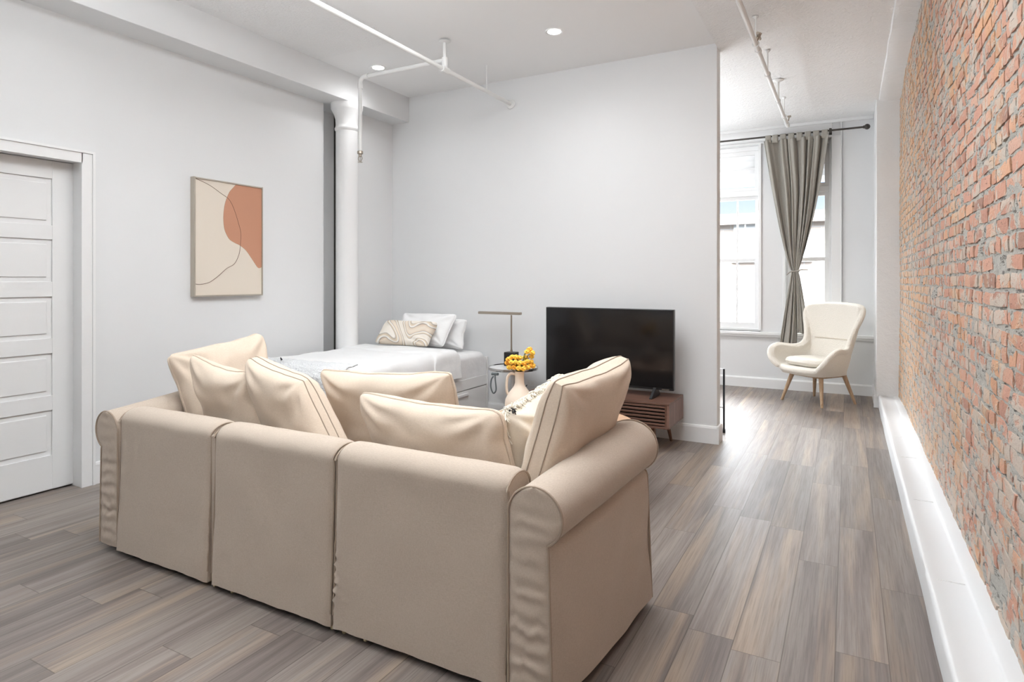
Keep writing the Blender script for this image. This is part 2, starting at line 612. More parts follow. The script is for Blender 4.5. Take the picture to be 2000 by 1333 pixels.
# beam along the left wall
structure(MB().box((AX - 0.05 - 0.3, REAR, BZ), (-3.862, TY, CZ + 0.02)).build('trim_1', M_WALL, smooth=False, bevel=0.004), 'long white ceiling beam above the left wall')

# pier and side wall at the far end of the brick wall, plaster band above the bricks
structure(MB().box((0.243, 7.15, 0), (0.75, WY + 0.25, RZ + 0.02)).build('wall_right', M_PLASTER, smooth=False, bevel=0.008, seg=3),
          'white plastered pier where the brick wall ends')


def band(u, w):
    y = 3.0 + (7.16 - 3.0) * u
    prof = [(0.262, RZ + 0.004), (0.27, RZ - 0.012), (0.30, RZ - 0.02), (0.40, RZ - 0.024), (0.50, RZ - 0.026)]
    k = w * (len(prof) - 1)
    i = min(int(k), len(prof) - 2)
    f_ = k - i
    x = prof[i][0] * (1 - f_) + prof[i + 1][0] * f_
    z = prof[i][1] * (1 - f_) + prof[i + 1][1] * f_
    return (x + 0.006 * N3(0, y, 0, 3), y, z + 0.008 * N3(x * 4, y, 0, 4))


structure(MB().grid(band, 90, 8).build('trim_2', M_PLASTER), 'lumpy plaster band where ceiling meets brick')


# ledge along the brick wall: box with raised back strip
def ledge_fn(u, w):
    prof = [(0.262, 0.0), (0.262, 0.105), (0.268, 0.122), (0.278, 0.125), (0.30, 0.117), (0.385, 0.115), (0.392, 0.122), (0.398, 0.127), (0.45, 0.130), (0.50, 0.130)]
    k = w * (len(prof) - 1)
    i = int(min(k, len(prof) - 1))
    y = -1.0 + 8.145 * u
    x, z = prof[i]
    wob = 0.003 * N3(0, y, i * 0.2, 2.5)
    return (x + wob, y, z + (0.0025 * N3(x * 6, y, 3, 3) if i else 0))


structure(MB().grid(ledge_fn, 180, 9).build('baseboard_right', M_LEDGE, angle=60), 'white painted ledge along the foot of the brick wall')
lj = MB()
for y in (2.86, 3.85, 4.75, 5.35):
    lj.box((0.298, y, 0.1145), (0.386, y + 0.003, 0.1185))
structure(lj.build('trim_3', M_PLASTER), 'hairline joints in the ledge')

# baseboards
bb = MB()
prof = [(0, 0), (0.016, 0), (0.016, 0.118), (0.011, 0.132), (0, 0.136)]
bb.prism([(TY - a, b) for a, b in prof], 'x', -4.07, TR + 0.0005)
structure(bb.build('baseboard_back', M_TRIM, smooth=False), 'white baseboard below the television wall')
structure(MB().prism([(TR + a, b) for a, b in prof], 'y', TY - 0.016, TY + 0.146).build('baseboard_end', M_TRIM, smooth=False), 'white baseboard wrapping the wall end')
structure(MB().prism([(LX + a, b) for a, b in prof], 'y', 2.14, 4.05).build('baseboard_left', M_TRIM, smooth=False), 'white baseboard left of the sofa')
structure(MB().prism([(WY - a, b) for a, b in [(0, 0), (0.018, 0), (0.018, 0.105), (0.012, 0.118), (0, 0.12)]], 'x', -4.45, 0.243).build('baseboard_window', M_TRIM, smooth=False),
          'white baseboard below the windows')
structure(MB().box((0.222, 7.135, 0), (0.262, 7.165, 0.115)).prism([(0.243 - a, b) for a, b in prof], 'y', 7.15, WY).build('baseboard_pier', M_TRIM, smooth=False),
          'white baseboard block at the foot of the pier')

# ------------------------------------------------------------------ brick wall
PITCH, BH = 0.0598, 0.0455
wallbm = bmesh.new()
tone_layer = wallbm.verts.layers.float.new('tone')


def bulge(y, z):
    """old wall leans and undulates a little"""
    s = max(0.0, min(1.0, (z - 1.9) / 1.2)) * max(0.0, min(1.0, (6.9 - y) / 2.0))
    return -0.04 * s + 0.012 * N3(1.0, y, z, 0.9)


z = 0.10
r = 0
while z < RZ + 0.02:
    header = (r % 6 == 3)
    y = -0.5 + random.uniform(-0.2, 0)
    L = 0.098 if header else 0.2
    while y < 7.16:
        ln = L * random.uniform(0.9, 1.08)
        if not header and random.random() < 0.10:
            ln = 0.1
        y1 = y + ln - 0.012
        if y1 > 0.6 or True:
            yc, zc = (y + y1) / 2, z + BH / 2
            proud = random.uniform(-0.004, 0.006)
            tilt = random.uniform(-0.012, 0.012)
            tv = random.random()
            hh = BH * random.uniform(0.9, 1.12)
            nu, nv = (5, 3) if ln > 0.12 else (3, 3)
            sd = random.uniform(0, 50)
            gone = random.random() < 0.012
            depth_in = 0.022
            front = []
            for j in range(nv + 1):
                for i in range(nu + 1):
                    u, w = i / nu, j / nv
                    yy = y + (y1 - y) * u
                    zz = z + hh * w + tilt * (u - 0.5)
                    eu = min(u, 1 - u)
                    ew = min(w, 1 - w)
                    edge = (0.0 if eu > 0.01 else 1.0) + (0.0 if ew > 0.01 else 1.0)
                    x = BX + bulge(yy, zz) - 0.0022 - proud * 0.4 + 0.0012 * edge + 0.0035 * N3(yy, zz, sd, 22)
                    if gone:
                        x += 0.02
                    yy += 0.004 * N3(yy, zz, sd, 30) + (0.003 if u < 0.01 else (-0.003 if u > 0.99 else 0))
                    zz += 0.004 * N3(yy, zz, sd + 9, 30)
                    v = wallbm.verts.new((x, yy, zz))
                    v[tone_layer] = tv
                    front.append(v)
            W = nu + 1
            for j in range(nv):
                for i in range(nu):
                    wallbm.faces.new((front[j * W + i], front[(j + 1) * W + i], front[(j + 1) * W + i + 1], front[j * W + i + 1]))
            loop = [front[i] for i in range(W)] + [front[j * W + nu] for j in range(1, nv + 1)] + [front[nv * W + i] for i in range(nu - 1, -1, -1)] + [front[j * W] for j in range(nv - 1, 0, -1)]
            back = []
            for v in loop:
                b = wallbm.verts.new((v.co.x + depth_in, v.co.y, v.co.z))
                b[tone_layer] = tv
                back.append(b)
            for i in range(len(loop)):
                j = (i + 1) % len(loop)
                wallbm.faces.new((loop[i], loop[j], back[j], back[i]))
        y += ln + random.uniform(0, 0.004)
    z += PITCH
    r += 1
bmesh.ops.recalc_face_normals(wallbm, faces=wallbm.faces)
me = bpy.data.meshes.new('wall_brick')
wallbm.to_mesh(me)
wallbm.free()
me.materials.append(M_BRICK)
me.shade_smooth()
me.set_sharp_from_angle(angle=radians(50))
brick = bpy.data.objects.new('wall_brick', me)
COL.objects.link(brick)
structure(brick, 'old exposed red brick wall with rough grey mortar')


def mortar(u, w):
    y = -0.6 + 7.78 * u
    z = 0.09 + (RZ + 0.03 - 0.09) * w
    n = N3(y, z, 2.0, 30) * 0.007 + N3(y, z, 7.0, 9) * 0.006
    return (BX + bulge(y, z) + 0.0015 + n, y, z)


mo = MB().grid(mortar, 520, 220).build('mortar', M_MORTAR, brick, merge=False)
# wall behind and the part beyond the camera
structure(MB().box((BX + 0.04, REAR, 0), (0.75, 7.2, RZ + 0.05)).box((0.40, REAR, 0.0), (0.75, -0.5, RZ + 0.05)).build('wall_east', M_MORTAR, smooth=False))

# ------------------------------------------------------------------ column
cx, cy = -3.965, 4.19
col = thing('column', 'round white cast iron column standing in front of the wall gap under the beam', 'column', (cx, cy, 0))
MB().lathe([(0.115, 0), (0.115, 0.12), (0.098, 0.14), (0.098, 2.62)], (cx, cy, 0), 40).build('shaft', M_TRIM, col)
MB().lathe([(0.098, 2.60), (0.106, 2.61), (0.108, 2.625), (0.10, 2.64), (0.098, 2.655), (0.10, 2.70), (0.112, 2.745), (0.132, 2.785), (0.14, 2.80), (0.142, BZ)], (cx, cy, 0), 40).build('capital', M_TRIM, col)
structure(MB().box((-4.335, 4.37, 0), (-4.295, 4.418, 2.845)).build('trim_4', M_DARK, smooth=False), 'dark strip painted as gap shade behind the column')  # dark-coloured strip stands in for the shade beside the column

# ------------------------------------------------------------------ window wall
# openings: window 1 x -2.0..-0.951 ; window 2 x -0.66..-0.27
zb, zt = 0.66, 2.87
ww = MB()
ww.box((-4.6, WY, 0), (0.3, WY + 0.25, zb)).box((-4.6, WY, zt), (0.3, WY + 0.25, 3.2))
ww.box((-4.6, WY, zb), (-3.3, WY + 0.25, zt)).box((-2.25, WY, zb), (-1.99, WY + 0.25, zt)).box((-0.915, WY, zb), (-0.655, WY + 0.25, zt)).box((-0.17, WY, zb), (0.3, WY + 0.25, zt))
structure(ww.build('wall_window', M_WALL, smooth=False), 'white window wall at the far end')
tr_ = MB()
tr_.box((-4.4, WY - 0.02, 2.89), (-0.16, WY, 3.035))             # flat board over the windows
tr_.box((-4.4, WY - 0.032, 2.875), (-0.16, WY, 2.895))
tr_.box((-4.4, WY - 0.035, 3.03), (0.24, WY, 3.065))
structure(tr_.build('trim_5', M_TRIM, smooth=False, bevel=0.003), 'flat header board above the windows')
pl_ = MB()
for a, b in ((-0.165, -0.065), (-0.93, -0.90), (-0.67, -0.64), (-2.03, -1.98)):
    pl_.box((a, WY - 0.022, zb + 0.02), (b, WY, 2.885))
pl_.box((-0.075, WY - 0.03, zb + 0.02), (-0.065, WY, 3.03))
structure(pl_.build('trim_6', M_TRIM, smooth=False, bevel=0.003), 'flat casings beside the windows')
structure(MB().box((-4.4, WY - 0.045, 0.625), (0.243, WY + 0.1, 0.66)).box((-4.4, WY - 0.03, 0.60), (0.243, WY, 0.628)).build('trim_7', M_TRIM, smooth=False, bevel=0.005),
          'white window sill running along the far wall')


def window(name, x0, x1, label, mullion=None, blind=False):
    """double hung window set into the reveal"""
    y0 = WY + 0.09
    w = thing(name, label, 'window', ((x0 + x1) / 2, y0, zb))
    w['kind'] = 'structure'
    del w['category']
    fr_ = MB()
    fr_.box((x0 - 0.05, y0 - 0.02, zb), (x0 + 0.015, y0 + 0.12, zt)).box((x1 - 0.015, y0 - 0.02, zb), (x1 + 0.05, y0 + 0.12, zt))
    fr_.box((x0, y0 - 0.02, zt - 0.05), (x1, y0 + 0.12, zt)).box((x0, y0 - 0.03, zb), (x1, y0 + 0.12, zb + 0.03))
    fr_.box((x0, y0 - 0.015, 2.28), (x1, y0 + 0.12, 2.345))
    fr_.build('window_frame', M_TRIM, w, smooth=False, bevel=0.003)
    a, b = x0 + 0.015, x1 - 0.015
    st = 0.042

    def sash(z0, z1, yy, name_, botr):
        s = MB()
        s.box((a, yy, z0), (a + st, yy + 0.035, z1)).box((b - st, yy, z0), (b, yy + 0.035, z1))
        s.box((a + st, yy, z0), (b - st, yy + 0.035, z0 + botr)).box((a + st, yy, z1 - 0.04), (b - st, yy + 0.035, z1))
        if mullion:
            s.box((mullion - 0.011, yy + 0.006, z0 + botr), (mullion + 0.011, yy + 0.03, z1 - 0.04))
        so = s.build(name_, M_TRIM, w, smooth=False, bevel=0.003)
        MB().box((a + st, yy + 0.015, z0 + botr), (b - st, yy + 0.019, z1 - 0.04)).build('pane', M_GLASS, so, smooth=False)
    sash(zb + 0.03, 1.53, y0, 'lower_sash', 0.07)
    sash(1.49, 2.28, y0 + 0.04, 'upper_sash', 0.04)
    # transom light above, with its shade drawn
    tb = MB()
    tb.box((a, y0, 2.345), (a + st, y0 + 0.035, zt - 0.05)).box((b - st, y0, 2.345), (b, y0 + 0.035, zt - 0.05))
    tb.box((a + st, y0, 2.345), (b - st, y0 + 0.035, 2.385)).box((a + st, y0, zt - 0.1), (b - st, y0 + 0.035, zt - 0.05))
    tb.box((a + st, y0 + 0.005, 2.60), (b - st, y0 + 0.03, 2.62))
    to = tb.build('transom_sash', M_TRIM, w, smooth=False, bevel=0.003)
    MB().box((a + st, y0 + 0.015, 2.385), (b - st, y0 + 0.019, zt - 0.1)).build('pane', M_GLASS, to, smooth=False)
    if blind:
        sb = MB()
        sb.grid(lambda u, v: (a + (b - a) * u, y0 + 0.055 + 0.006 * abs(sin(v * pi * 5)), 2.40 + (zt - 0.09 - 2.40) * v), 4, 40)
        o = sb.build('shade', M_SHADE, w)
        mod = o.modifiers.new('thick', 'SOLIDIFY')
        mod.thickness = 0.003
    # latch on the right sash stile
    if mullion:
        MB().tube([(b + 0.008, y0 - 0.025, 2.10), (b + 0.008, y0 - 0.03, 2.15), (b + 0.010, y0 - 0.025, 2.22)], 0.006).tube([(b + 0.008, y0 - 0.02, 0.93), (b + 0.010, y0 - 0.02, 1.10)], 0.004).build('latch', M_NICKEL, w)
    return w


window('window_1', -1.98, -0.93, 'white sash window left of the grey curtain', mullion=-1.19, blind=True)
window('window_2', -0.645, -0.18, 'narrow white sash window behind the grey curtain', blind=True)
window('window_3', -3.28, -2.27, 'white sash window further left', mullion=-2.77)

# outside: pale building across the street
fb = thing('building', 'pale building across the street seen through the window', 'building', (-3.0, 22, -8))
MB().box((-14, 22, -8), (8, 28, 3.15)).box((-14.2, 21.7, 3.15), (8.2, 28.2, 3.5)).build('facade', M_FACADE, fb, smooth=False)
for i in range(-5, 4):
    for j in range(-1, 2):
        x = i * 1.55 - 0.3
        zz = j * 2.1 - 0.1
        o = MB().box((x, 21.9, zz), (x + 0.75, 22.02, zz + 1.35)).build('window', M_FWIN, fb, smooth=False)
        o2 = MB().box((x - 0.1, 21.85, zz - 0.12), (x + 0.85, 22.02, zz)).box((x + 0.35, 21.87, zz), (x + 0.4, 22, zz + 1.35)).build('sill', M_PLATE, o, smooth=False)

# ------------------------------------------------------------------ left door
dx = -4.2
dr = thing('door_1', 'white five panel door in the left wall', 'door', (dx, 1.5, 0))
dr['kind'] = 'structure'
del dr['category']
pz = [(0.231, 0.497), (0.577, 0.834), (0.926, 1.174), (1.263, 1.517), (1.603, 1.885)]
pz = [(0.215, 0.485), (0.573, 0.826), (0.916, 1.165), (1.255, 1.508), (1.594, 1.873)]
leaf = MB()
leaf.box((dx - 0.04, D0, 0.006), (dx - 0.010, D1, DZ - 0.004))
yA, yB = 1.30, 1.952
leaf.box((dx - 0.010, D0, 0.012), (dx, yA, DZ - 0.004)).box((dx - 0.010, yB, 0.012), (dx, D1, DZ - 0.004))
zz0 = 0.012
for a, b in pz + [(DZ - 0.004, None)]:
    leaf.box((dx - 0.010, yA, zz0), (dx, yB, a))
    zz0 = b
leaf.build('door_leaf', M_DOOR, dr, smooth=False, bevel=0.0015, merge=False)
for a, b in pz:
    q = MB()
    q.box((dx - 0.010, yA + 0.028, a + 0.028), (dx - 0.003, yB - 0.028, b - 0.028))
    q.build('door_panel', M_DOOR, dr, smooth=False, bevel=0.005, seg=2)
cs = MB()
cs.box((LX - 0.005, D1 - 0.005, 0), (LX + 0.016, D1 + 0.068, DZ + 0.065)).box((LX - 0.005, D0 - 0.075, 0), (LX + 0.016, D0, DZ + 0.065)).box((LX - 0.005, D0, DZ - 0.005), (LX + 0.016, D1, DZ + 0.065))
cs.box((LX + 0.010, D1 + 0.055, 0), (LX + 0.024, D1 + 0.070, DZ + 0.055)).box((LX + 0.010, D0 - 0.07, DZ + 0.055), (LX + 0.024, D1 + 0.070, DZ + 0.070))
cs.build('door_casing', M_TRIM, dr, smooth=False, merge=False)
MB().box((dx - 0.05, D1 - 0.001, 0), (LX + 0.002, D1 + 0.012, DZ)).box((dx - 0.05, D0, DZ - 0.001), (LX + 0.002, D1, DZ + 0.01)).build('door_jamb', M_TRIM, dr, smooth=False)

# ------------------------------------------------------------------ ceiling fixtures
DL = [(-1.9, 4.15), (-3.55, 4.13), (-1.9, 1.6), (-3.55, 1.6), (-1.9, -0.9), (-3.55, -0.9), (-0.3, 0.6), (-0.3, 3.0), (-1.9, 6.4), (-3.3, 6.4)]  # last two are unseen, added to brighten the window bay
for i, (x, y) in enumerate(DL):
    zc = RZ if x > TR or y > TY else CZ
    lab = 'recessed round ceiling light, lit, ' + ('nearest the middle of the ceiling before the television wall' if i == 0 else 'beside the beam above the sprinkler branch' if i == 1 else 'in the ceiling above and behind the sofa, outside the picture' if i < 8 else 'added to brighten the window bay behind the television wall')
    if i > 1:
        if i > 3 and i != 6 and i != 7:
            pass
    L_ = thing('recessed_light', lab, 'ceiling light', (x, y, zc), group=None if i < 2 else 'recessed lights behind the camera' if i < 8 else 'added recessed lights of the window bay')
    MB().lathe([(0.045, -0.002), (0.066, -0.006), (0.070, -0.001), (0.070, 0.004), (0.045, 0.004)], (x, y, zc), 32, caps=False).build('trim_ring', M_TRIM, L_)
    MB().lathe([(0.0001, -0.004), (0.048, -0.004), (0.048, -0.001), (0.0001, -0.001)], (x, y, zc), 32).build('lens', M_LAMP, L_)
    ld = bpy.data.lights.new('downlight_beam', 'SPOT')
    ld.energy = DOWNLIGHT_POWER * (1.0 if i < 2 else 0.2 if i < 8 else 6.2)
    ld.spot_size = radians(165)
    ld.spot_blend = 1.0
    ld.shadow_soft_size = 0.06
    ld.color = (0.97, 0.985, 1.0)
    lo = bpy.data.objects.new('downlight_beam', ld)
    COL.objects.link(lo)
    lo.parent = L_
    lo.location = (0, 0, -0.03)

# sprinkler pipework, left
px, pz_ = -2.70, 2.87
sp = thing('sprinkler_pipe', 'white sprinkler pipe entering the television wall, its branch dropping before the column', 'pipe', (px, 3.9, CZ))
MB().tube([(px, REAR + 0.05, pz_), (px, 3.9, pz_), (px, TY + 0.02, pz_)], 0.017, 14).build('main_pipe', M_PIPE, sp)
MB().tube([(px, 3.9, pz_), (px, 3.9, CZ)], 0.014, 12).lathe([(0.045, CZ - 0.012), (0.04, CZ - 0.014), (0.016, CZ - 0.022)], (px, 3.9, 0), 20).build('hanger', M_PIPE, sp)
MB().tube([(px - 0.03, 3.9, pz_), (px + 0.0, 3.9, pz_)], 0.024, 12).tube([(px, 3.86, pz_), (px, 3.94, pz_)], 0.024, 14).tube([(px, 3.9, pz_), (px, 3.9, pz_ + 0.09)], 0.023, 12).build('tee_fitting', M_PIPE, sp)
bz = 2.94
pts = [(px, 3.9, bz), (-3.50, 3.9, bz)]
for k in range(7):
    a = k / 6 * pi / 2
    pts.append((-3.50 - 0.045 * sin(a), 3.9, bz - 0.045 + 0.045 * cos(a)))
pts.append((-3.545, 3.9, 2.33))
MB().tube(pts, 0.0165, 14).build('branch_pipe', M_PIPE, sp)
MB().tube([(-3.49, 3.9, bz), (-3.455, 3.9, bz)], 0.022, 12).build('elbow_fitting', M_PIPE, sp)
MB().tube([(-3.545, 3.9, bz - 0.09), (-3.545, 3.9, bz - 0.05)], 0.022, 12).build('elbow_fitting', M_PIPE, sp)
hd = MB()
hd.lathe([(0.018, 0.10), (0.024, 0.095), (0.024, 0.075), (0.013, 0.07), (0.012, 0.055), (0.006, 0.05)], (-3.545, 3.9, 2.235), 14)
hd.tube([(-3.56, 3.9, 2.29), (-3.566, 3.9, 2.27), (-3.552, 3.9, 2.245)], 0.0035, 8).tube([(-3.53, 3.9, 2.29), (-3.524, 3.9, 2.27), (-3.538, 3.9, 2.245)], 0.0035, 8)
hd.tube([(-3.545, 3.9, 2.29), (-3.545, 3.9, 2.245)], 0.0025, 8)
hd.lathe([(0.0001, 0), (0.020, 0.0), (0.020, 0.003), (0.0001, 0.003)], (-3.545, 3.9, 2.24), 14)
hd.build('sprinkler_head', M_NICKEL, sp)
MB().tube([(px, 4.52, pz_ + 0.01), (px, 4.52, CZ)], 0.004, 8).build('hanger', M_PIPE, sp)
MB().lathe([(0.045, -0.008), (0.04, -0.014), (0.018, -0.018)], (px, TY, pz_), 20, axis='y').build('wall_flange', M_PIPE, sp)

# sprinkler pipework, right
qx, qz = -0.555, 2.875
sp2 = thing('sprinkler_pipe', 'white sprinkler pipe under the textured ceiling, aimed at the curtained window', 'pipe', (qx, 5.5, RZ))
MB().tube([(qx, -2.0, qz), (qx, 7.0, qz)], 0.016, 14).build('main_pipe', M_PIPE, sp2)
for ya_, yb_ in ((4.62, 4.66), (5.20, 5.24), (6.90, 7.03)):
    MB().tube([(qx, ya_, qz), (qx, yb_, qz)], 0.022, 12).build('coupling', M_PIPE, sp2)
for y, r in ((5.21, 0.006), (6.02, 0.012), (6.62, 0.006), (4.5, 0.006)):
    MB().tube([(qx, y, qz), (qx, y, RZ)], r, 10).lathe([(0.05 if r > 0.01 else 0.02, RZ - 0.004), (0.045 if r > 0.01 else 0.018, RZ - 0.01), (r, RZ - 0.022)], (qx, y, 0), 18).tube(
        [(qx + 0.021 * cos(a * pi / 6), y, qz + 0.021 * sin(a * pi / 6)) for a in range(12)], 0.004, 6, closed=True).build('hanger', M_PIPE, sp2)
MB().tube([(qx + 0.02, 6.86, qz + 0.01), (qx + 0.03, 6.86, qz + 0.06)], 0.006, 8).box((qx + 0.012, 6.845, qz + 0.045), (qx + 0.045, 6.875, qz + 0.06)).build('bracket', M_NICKEL, sp2)
hd = MB().tube([(qx + 0.0, 4.5, qz + 0.015), (qx + 0.03, 4.5, qz + 0.07)], 0.012, 10).tube([(qx + 0.02, 4.44, qz + 0.05), (qx + 0.02, 4.56, qz + 0.05)], 0.010, 10)
hd.build('sprinkler_head', M_NICKEL, sp2)

# ------------------------------------------------------------------ picture
AXP = -4.072
art = thing('wall_picture', 'framed abstract picture of a terracotta shape and thin line on cream, on the left wall', 'picture', (LX, 3.074, 1.15))
a0, a1, b0, b1 = 2.790, 3.358, 1.157, 1.990
MB().box((LX, a0, b0), (AXP - 0.004, a1, b1)).build('canvas', plain('cream canvas', srgb(222, 211, 197), 0.85), art, smooth=False)
fm = MB()
for (u0, v0, u1, v1) in ((a0 - 0.011, b0 - 0.011, a0, b1 + 0.011), (a1, b0 - 0.011, a1 + 0.008, b1 + 0.011), (a0, b0 - 0.011, a1, b0), (a0, b1, a1, b1 + 0.009)):
    fm.box((LX, u0, v0), (AXP + 0.004, u1, v1))
fm.build('frame', plain('champagne silver frame', srgb(186, 178, 166), 0.35, 0.5), art, smooth=False)
shape = [(3.1248, 1.989), (3.0878, 1.9487), (3.0659, 1.9203), (3.037, 1.8532), (3.0226, 1.7882), (3.0183, 1.7119), (3.0298, 1.6367), (3.0659, 1.5755), (3.1099, 1.5498), (3.1622, 1.5292),
         (3.2156, 1.4925), (3.2699, 1.4285), (3.3174, 1.3697), (3.3415, 1.3608), (3.3577, 1.3705), (3.3577, 1.989)]
line = [(2.7967, 1.9880), (2.9037, 1.9557), (3.0013, 1.9059), (3.0659, 1.8692), (3.1099, 1.7971), (3.1472, 1.6971), (3.1683, 1.6207), (3.1622, 1.5162), (3.1472, 1.4506), (3.1099, 1.3875),
        (3.0442, 1.3516), (2.973, 1.2939), (2.9037, 1.2501), (2.8363, 1.2356), (2.7941, 1.2382)]


def smoothpath(pts, n=6):
    out = []
    P_ = [Vector(p) if len(p) == 3 else Vector((p[0], p[1], 0)) for p in pts]
    for i in range(len(P_) - 1):
        p0, p1, p2, p3 = P_[max(i - 1, 0)], P_[i], P_[i + 1], P_[min(i + 2, len(P_) - 1)]
        for k in range(n):
            s = k / n
            out.append(0.5 * ((2 * p1) + (-p0 + p2) * s + (2 * p0 - 5 * p1 + 4 * p2 - p3) * s * s + (-p0 + 3 * p1 - 3 * p2 + p3) * s ** 3))
    out.append(P_[-1])
    return out


MB().prism([(q.x, min(q.y, 1.989)) for q in smoothpath(shape[:15])] + [(3.3577, 1.989)], 'x', AXP - 0.0045, AXP - 0.0025).build('painted_shape', plain('terracotta paint', srgb(192, 140, 114), 0.85), art, smooth=False)
MB().tube([(AXP - 0.0028, q.x, q.y) for q in smoothpath(line)], 0.0016, 6).build('painted_line', plain('brown ink', srgb(104, 76, 62), 0.8), art)

# ------------------------------------------------------------------ sofa
SX = (-0.905 - 2.97) / 2
sofa = thing('sofa', 'large beige slipcovered sofa with rolled arms seen from behind', 'sofa', (SX, 2.0, 0))
YB = 1.655


def back_module(x0, x1, seed, wr_left=0.0):
    # profile in (y, z), from hem up the back face, over the rounded top, down the front
    prof = []
    for k in range(34):
        s = k / 33
        prof.append((YB - 0.022 * (1 - s) ** 1.5 - 0.004, 0.028 + s * (0.615 - 0.028)))
    for k in range(1, 13):
        a = pi * k / 12
        prof.append((YB + 0.075 - 0.079 * cos(a), 0.612 + 0.056 * sin(a)))
    for k in range(1, 6):
        prof.append((YB + 0.15 + 0.002 * k, 0.612 - 0.05 * k))
    n = len(prof) - 1

    def fn(u, v):
        i = min(int(round(v * n)), n)
        y, z_ = prof[i]
        x = x0 + (x1 - x0) * u
        e = min(u, 1 - u) * (x1 - x0)
        pull = 0.014 * math.exp(-e / 0.012)
        yc = YB + 0.075
        if i <= 33:
            y += pull
            y += 0.004 * N3(x, z_, seed, 5) + 0.0015 * N3(x * 3, z_, seed, 12)
            # pinched folds running in from the left seam
            if wr_left:
                dl = (x - x0)
                y += wr_left * 0.010 * math.exp(-dl / 0.07) * math.exp(-((z_ - 0.17) / 0.12) ** 2) * sin(z_ * 150 + 3 * dl * 20)
            y -= 0.006 * math.exp(-((z_ - 0.56) / 0.02) ** 2) * 0
            # hem dips and ripples
            if z_ < 0.12:
                y += 0.0015 * sin(x * 45 + seed) * (0.12 - z_) / 0.12
            if i < 4:
                z_ -= 0.010 * math.exp(-e / 0.03)
        else:
            a_ = pi * min(i - 33, 12) / 12
            y += pull * cos(a_)
            z_ -= pull * sin(a_)
            z_ += 0.002 * N3(x, y, seed, 8)
        return (x, y, z_)
    g = MB()
    g.grid(fn, 56, n)
    for u_ in (0, 1):
        ring = [fn(u_, i / n) for i in range(n + 1)]
        xx_ = ring[0][0]
        b_ = len(g.v)
        g.v += [Vector(q) for q in ring] + [Vector((xx_, YB + 0.075, min(q[2], 0.60))) for q in ring]
        for i in range(n):
            g.f.append((b_ + i, b_ + i + 1, b_ + n + 1 + i + 1, b_ + n + 1 + i))
    # inner core so that the module is solid from below and the sides
    g.box((x0 + 0.004, YB + 0.02, 0.06), (x1 - 0.004, YB + 0.16, 0.60))
    g.build('back_panel', M_SOFA, sofa, angle=60, merge=False)
    for xx, s in ((x0 + 0.002, 1), (x1 - 0.002, -1)):
        pts = []
        for i in range(2, 46):
            y, z_ = prof[i]
            pts.append((xx + 0.002 * N3(z_, seed, s, 9), y + (0.012 if i <= 33 else 0) + 0.002 * N3(z_ * 2, seed, s, 14), z_ - (0.012 if i > 33 else 0)))
        MB().tube(pts, 0.0036, 6).build('piping', M_PIPING, sofa)


back_module(-2.965, -2.317, 1.0)
back_module(-2.293, -1.632, 2.0)
back_module(-1.622, -0.913, 3.0, 1.0)
MB().box((-2.322, YB + 0.006, 0.03), (-2.288, YB + 0.14, 0.622)).build('joining_strip', M_SOFA, sofa, smooth=False, bevel=0.006)
# dark hardware tabs under the back hem
for x, w_, zt_ in ((-2.31, 0.035, 0.03), (-2.20, 0.03, 0.03), (-1.655, 0.03, 0.03), (-1.60, 0.035, 0.03), (-1.50, 0.035, 0.03)):
    q = MB().box((x, YB + 0.0, 0.008), (x + w_, YB + 0.012, 0.05))
    q.box((x + w_ * 0.3, YB - 0.001, 0.0), (x + w_ * 0.65, YB + 0.013, 0.012))
    q.build('hem_tab', M_TAB, sofa, smooth=False, bevel=0.002)


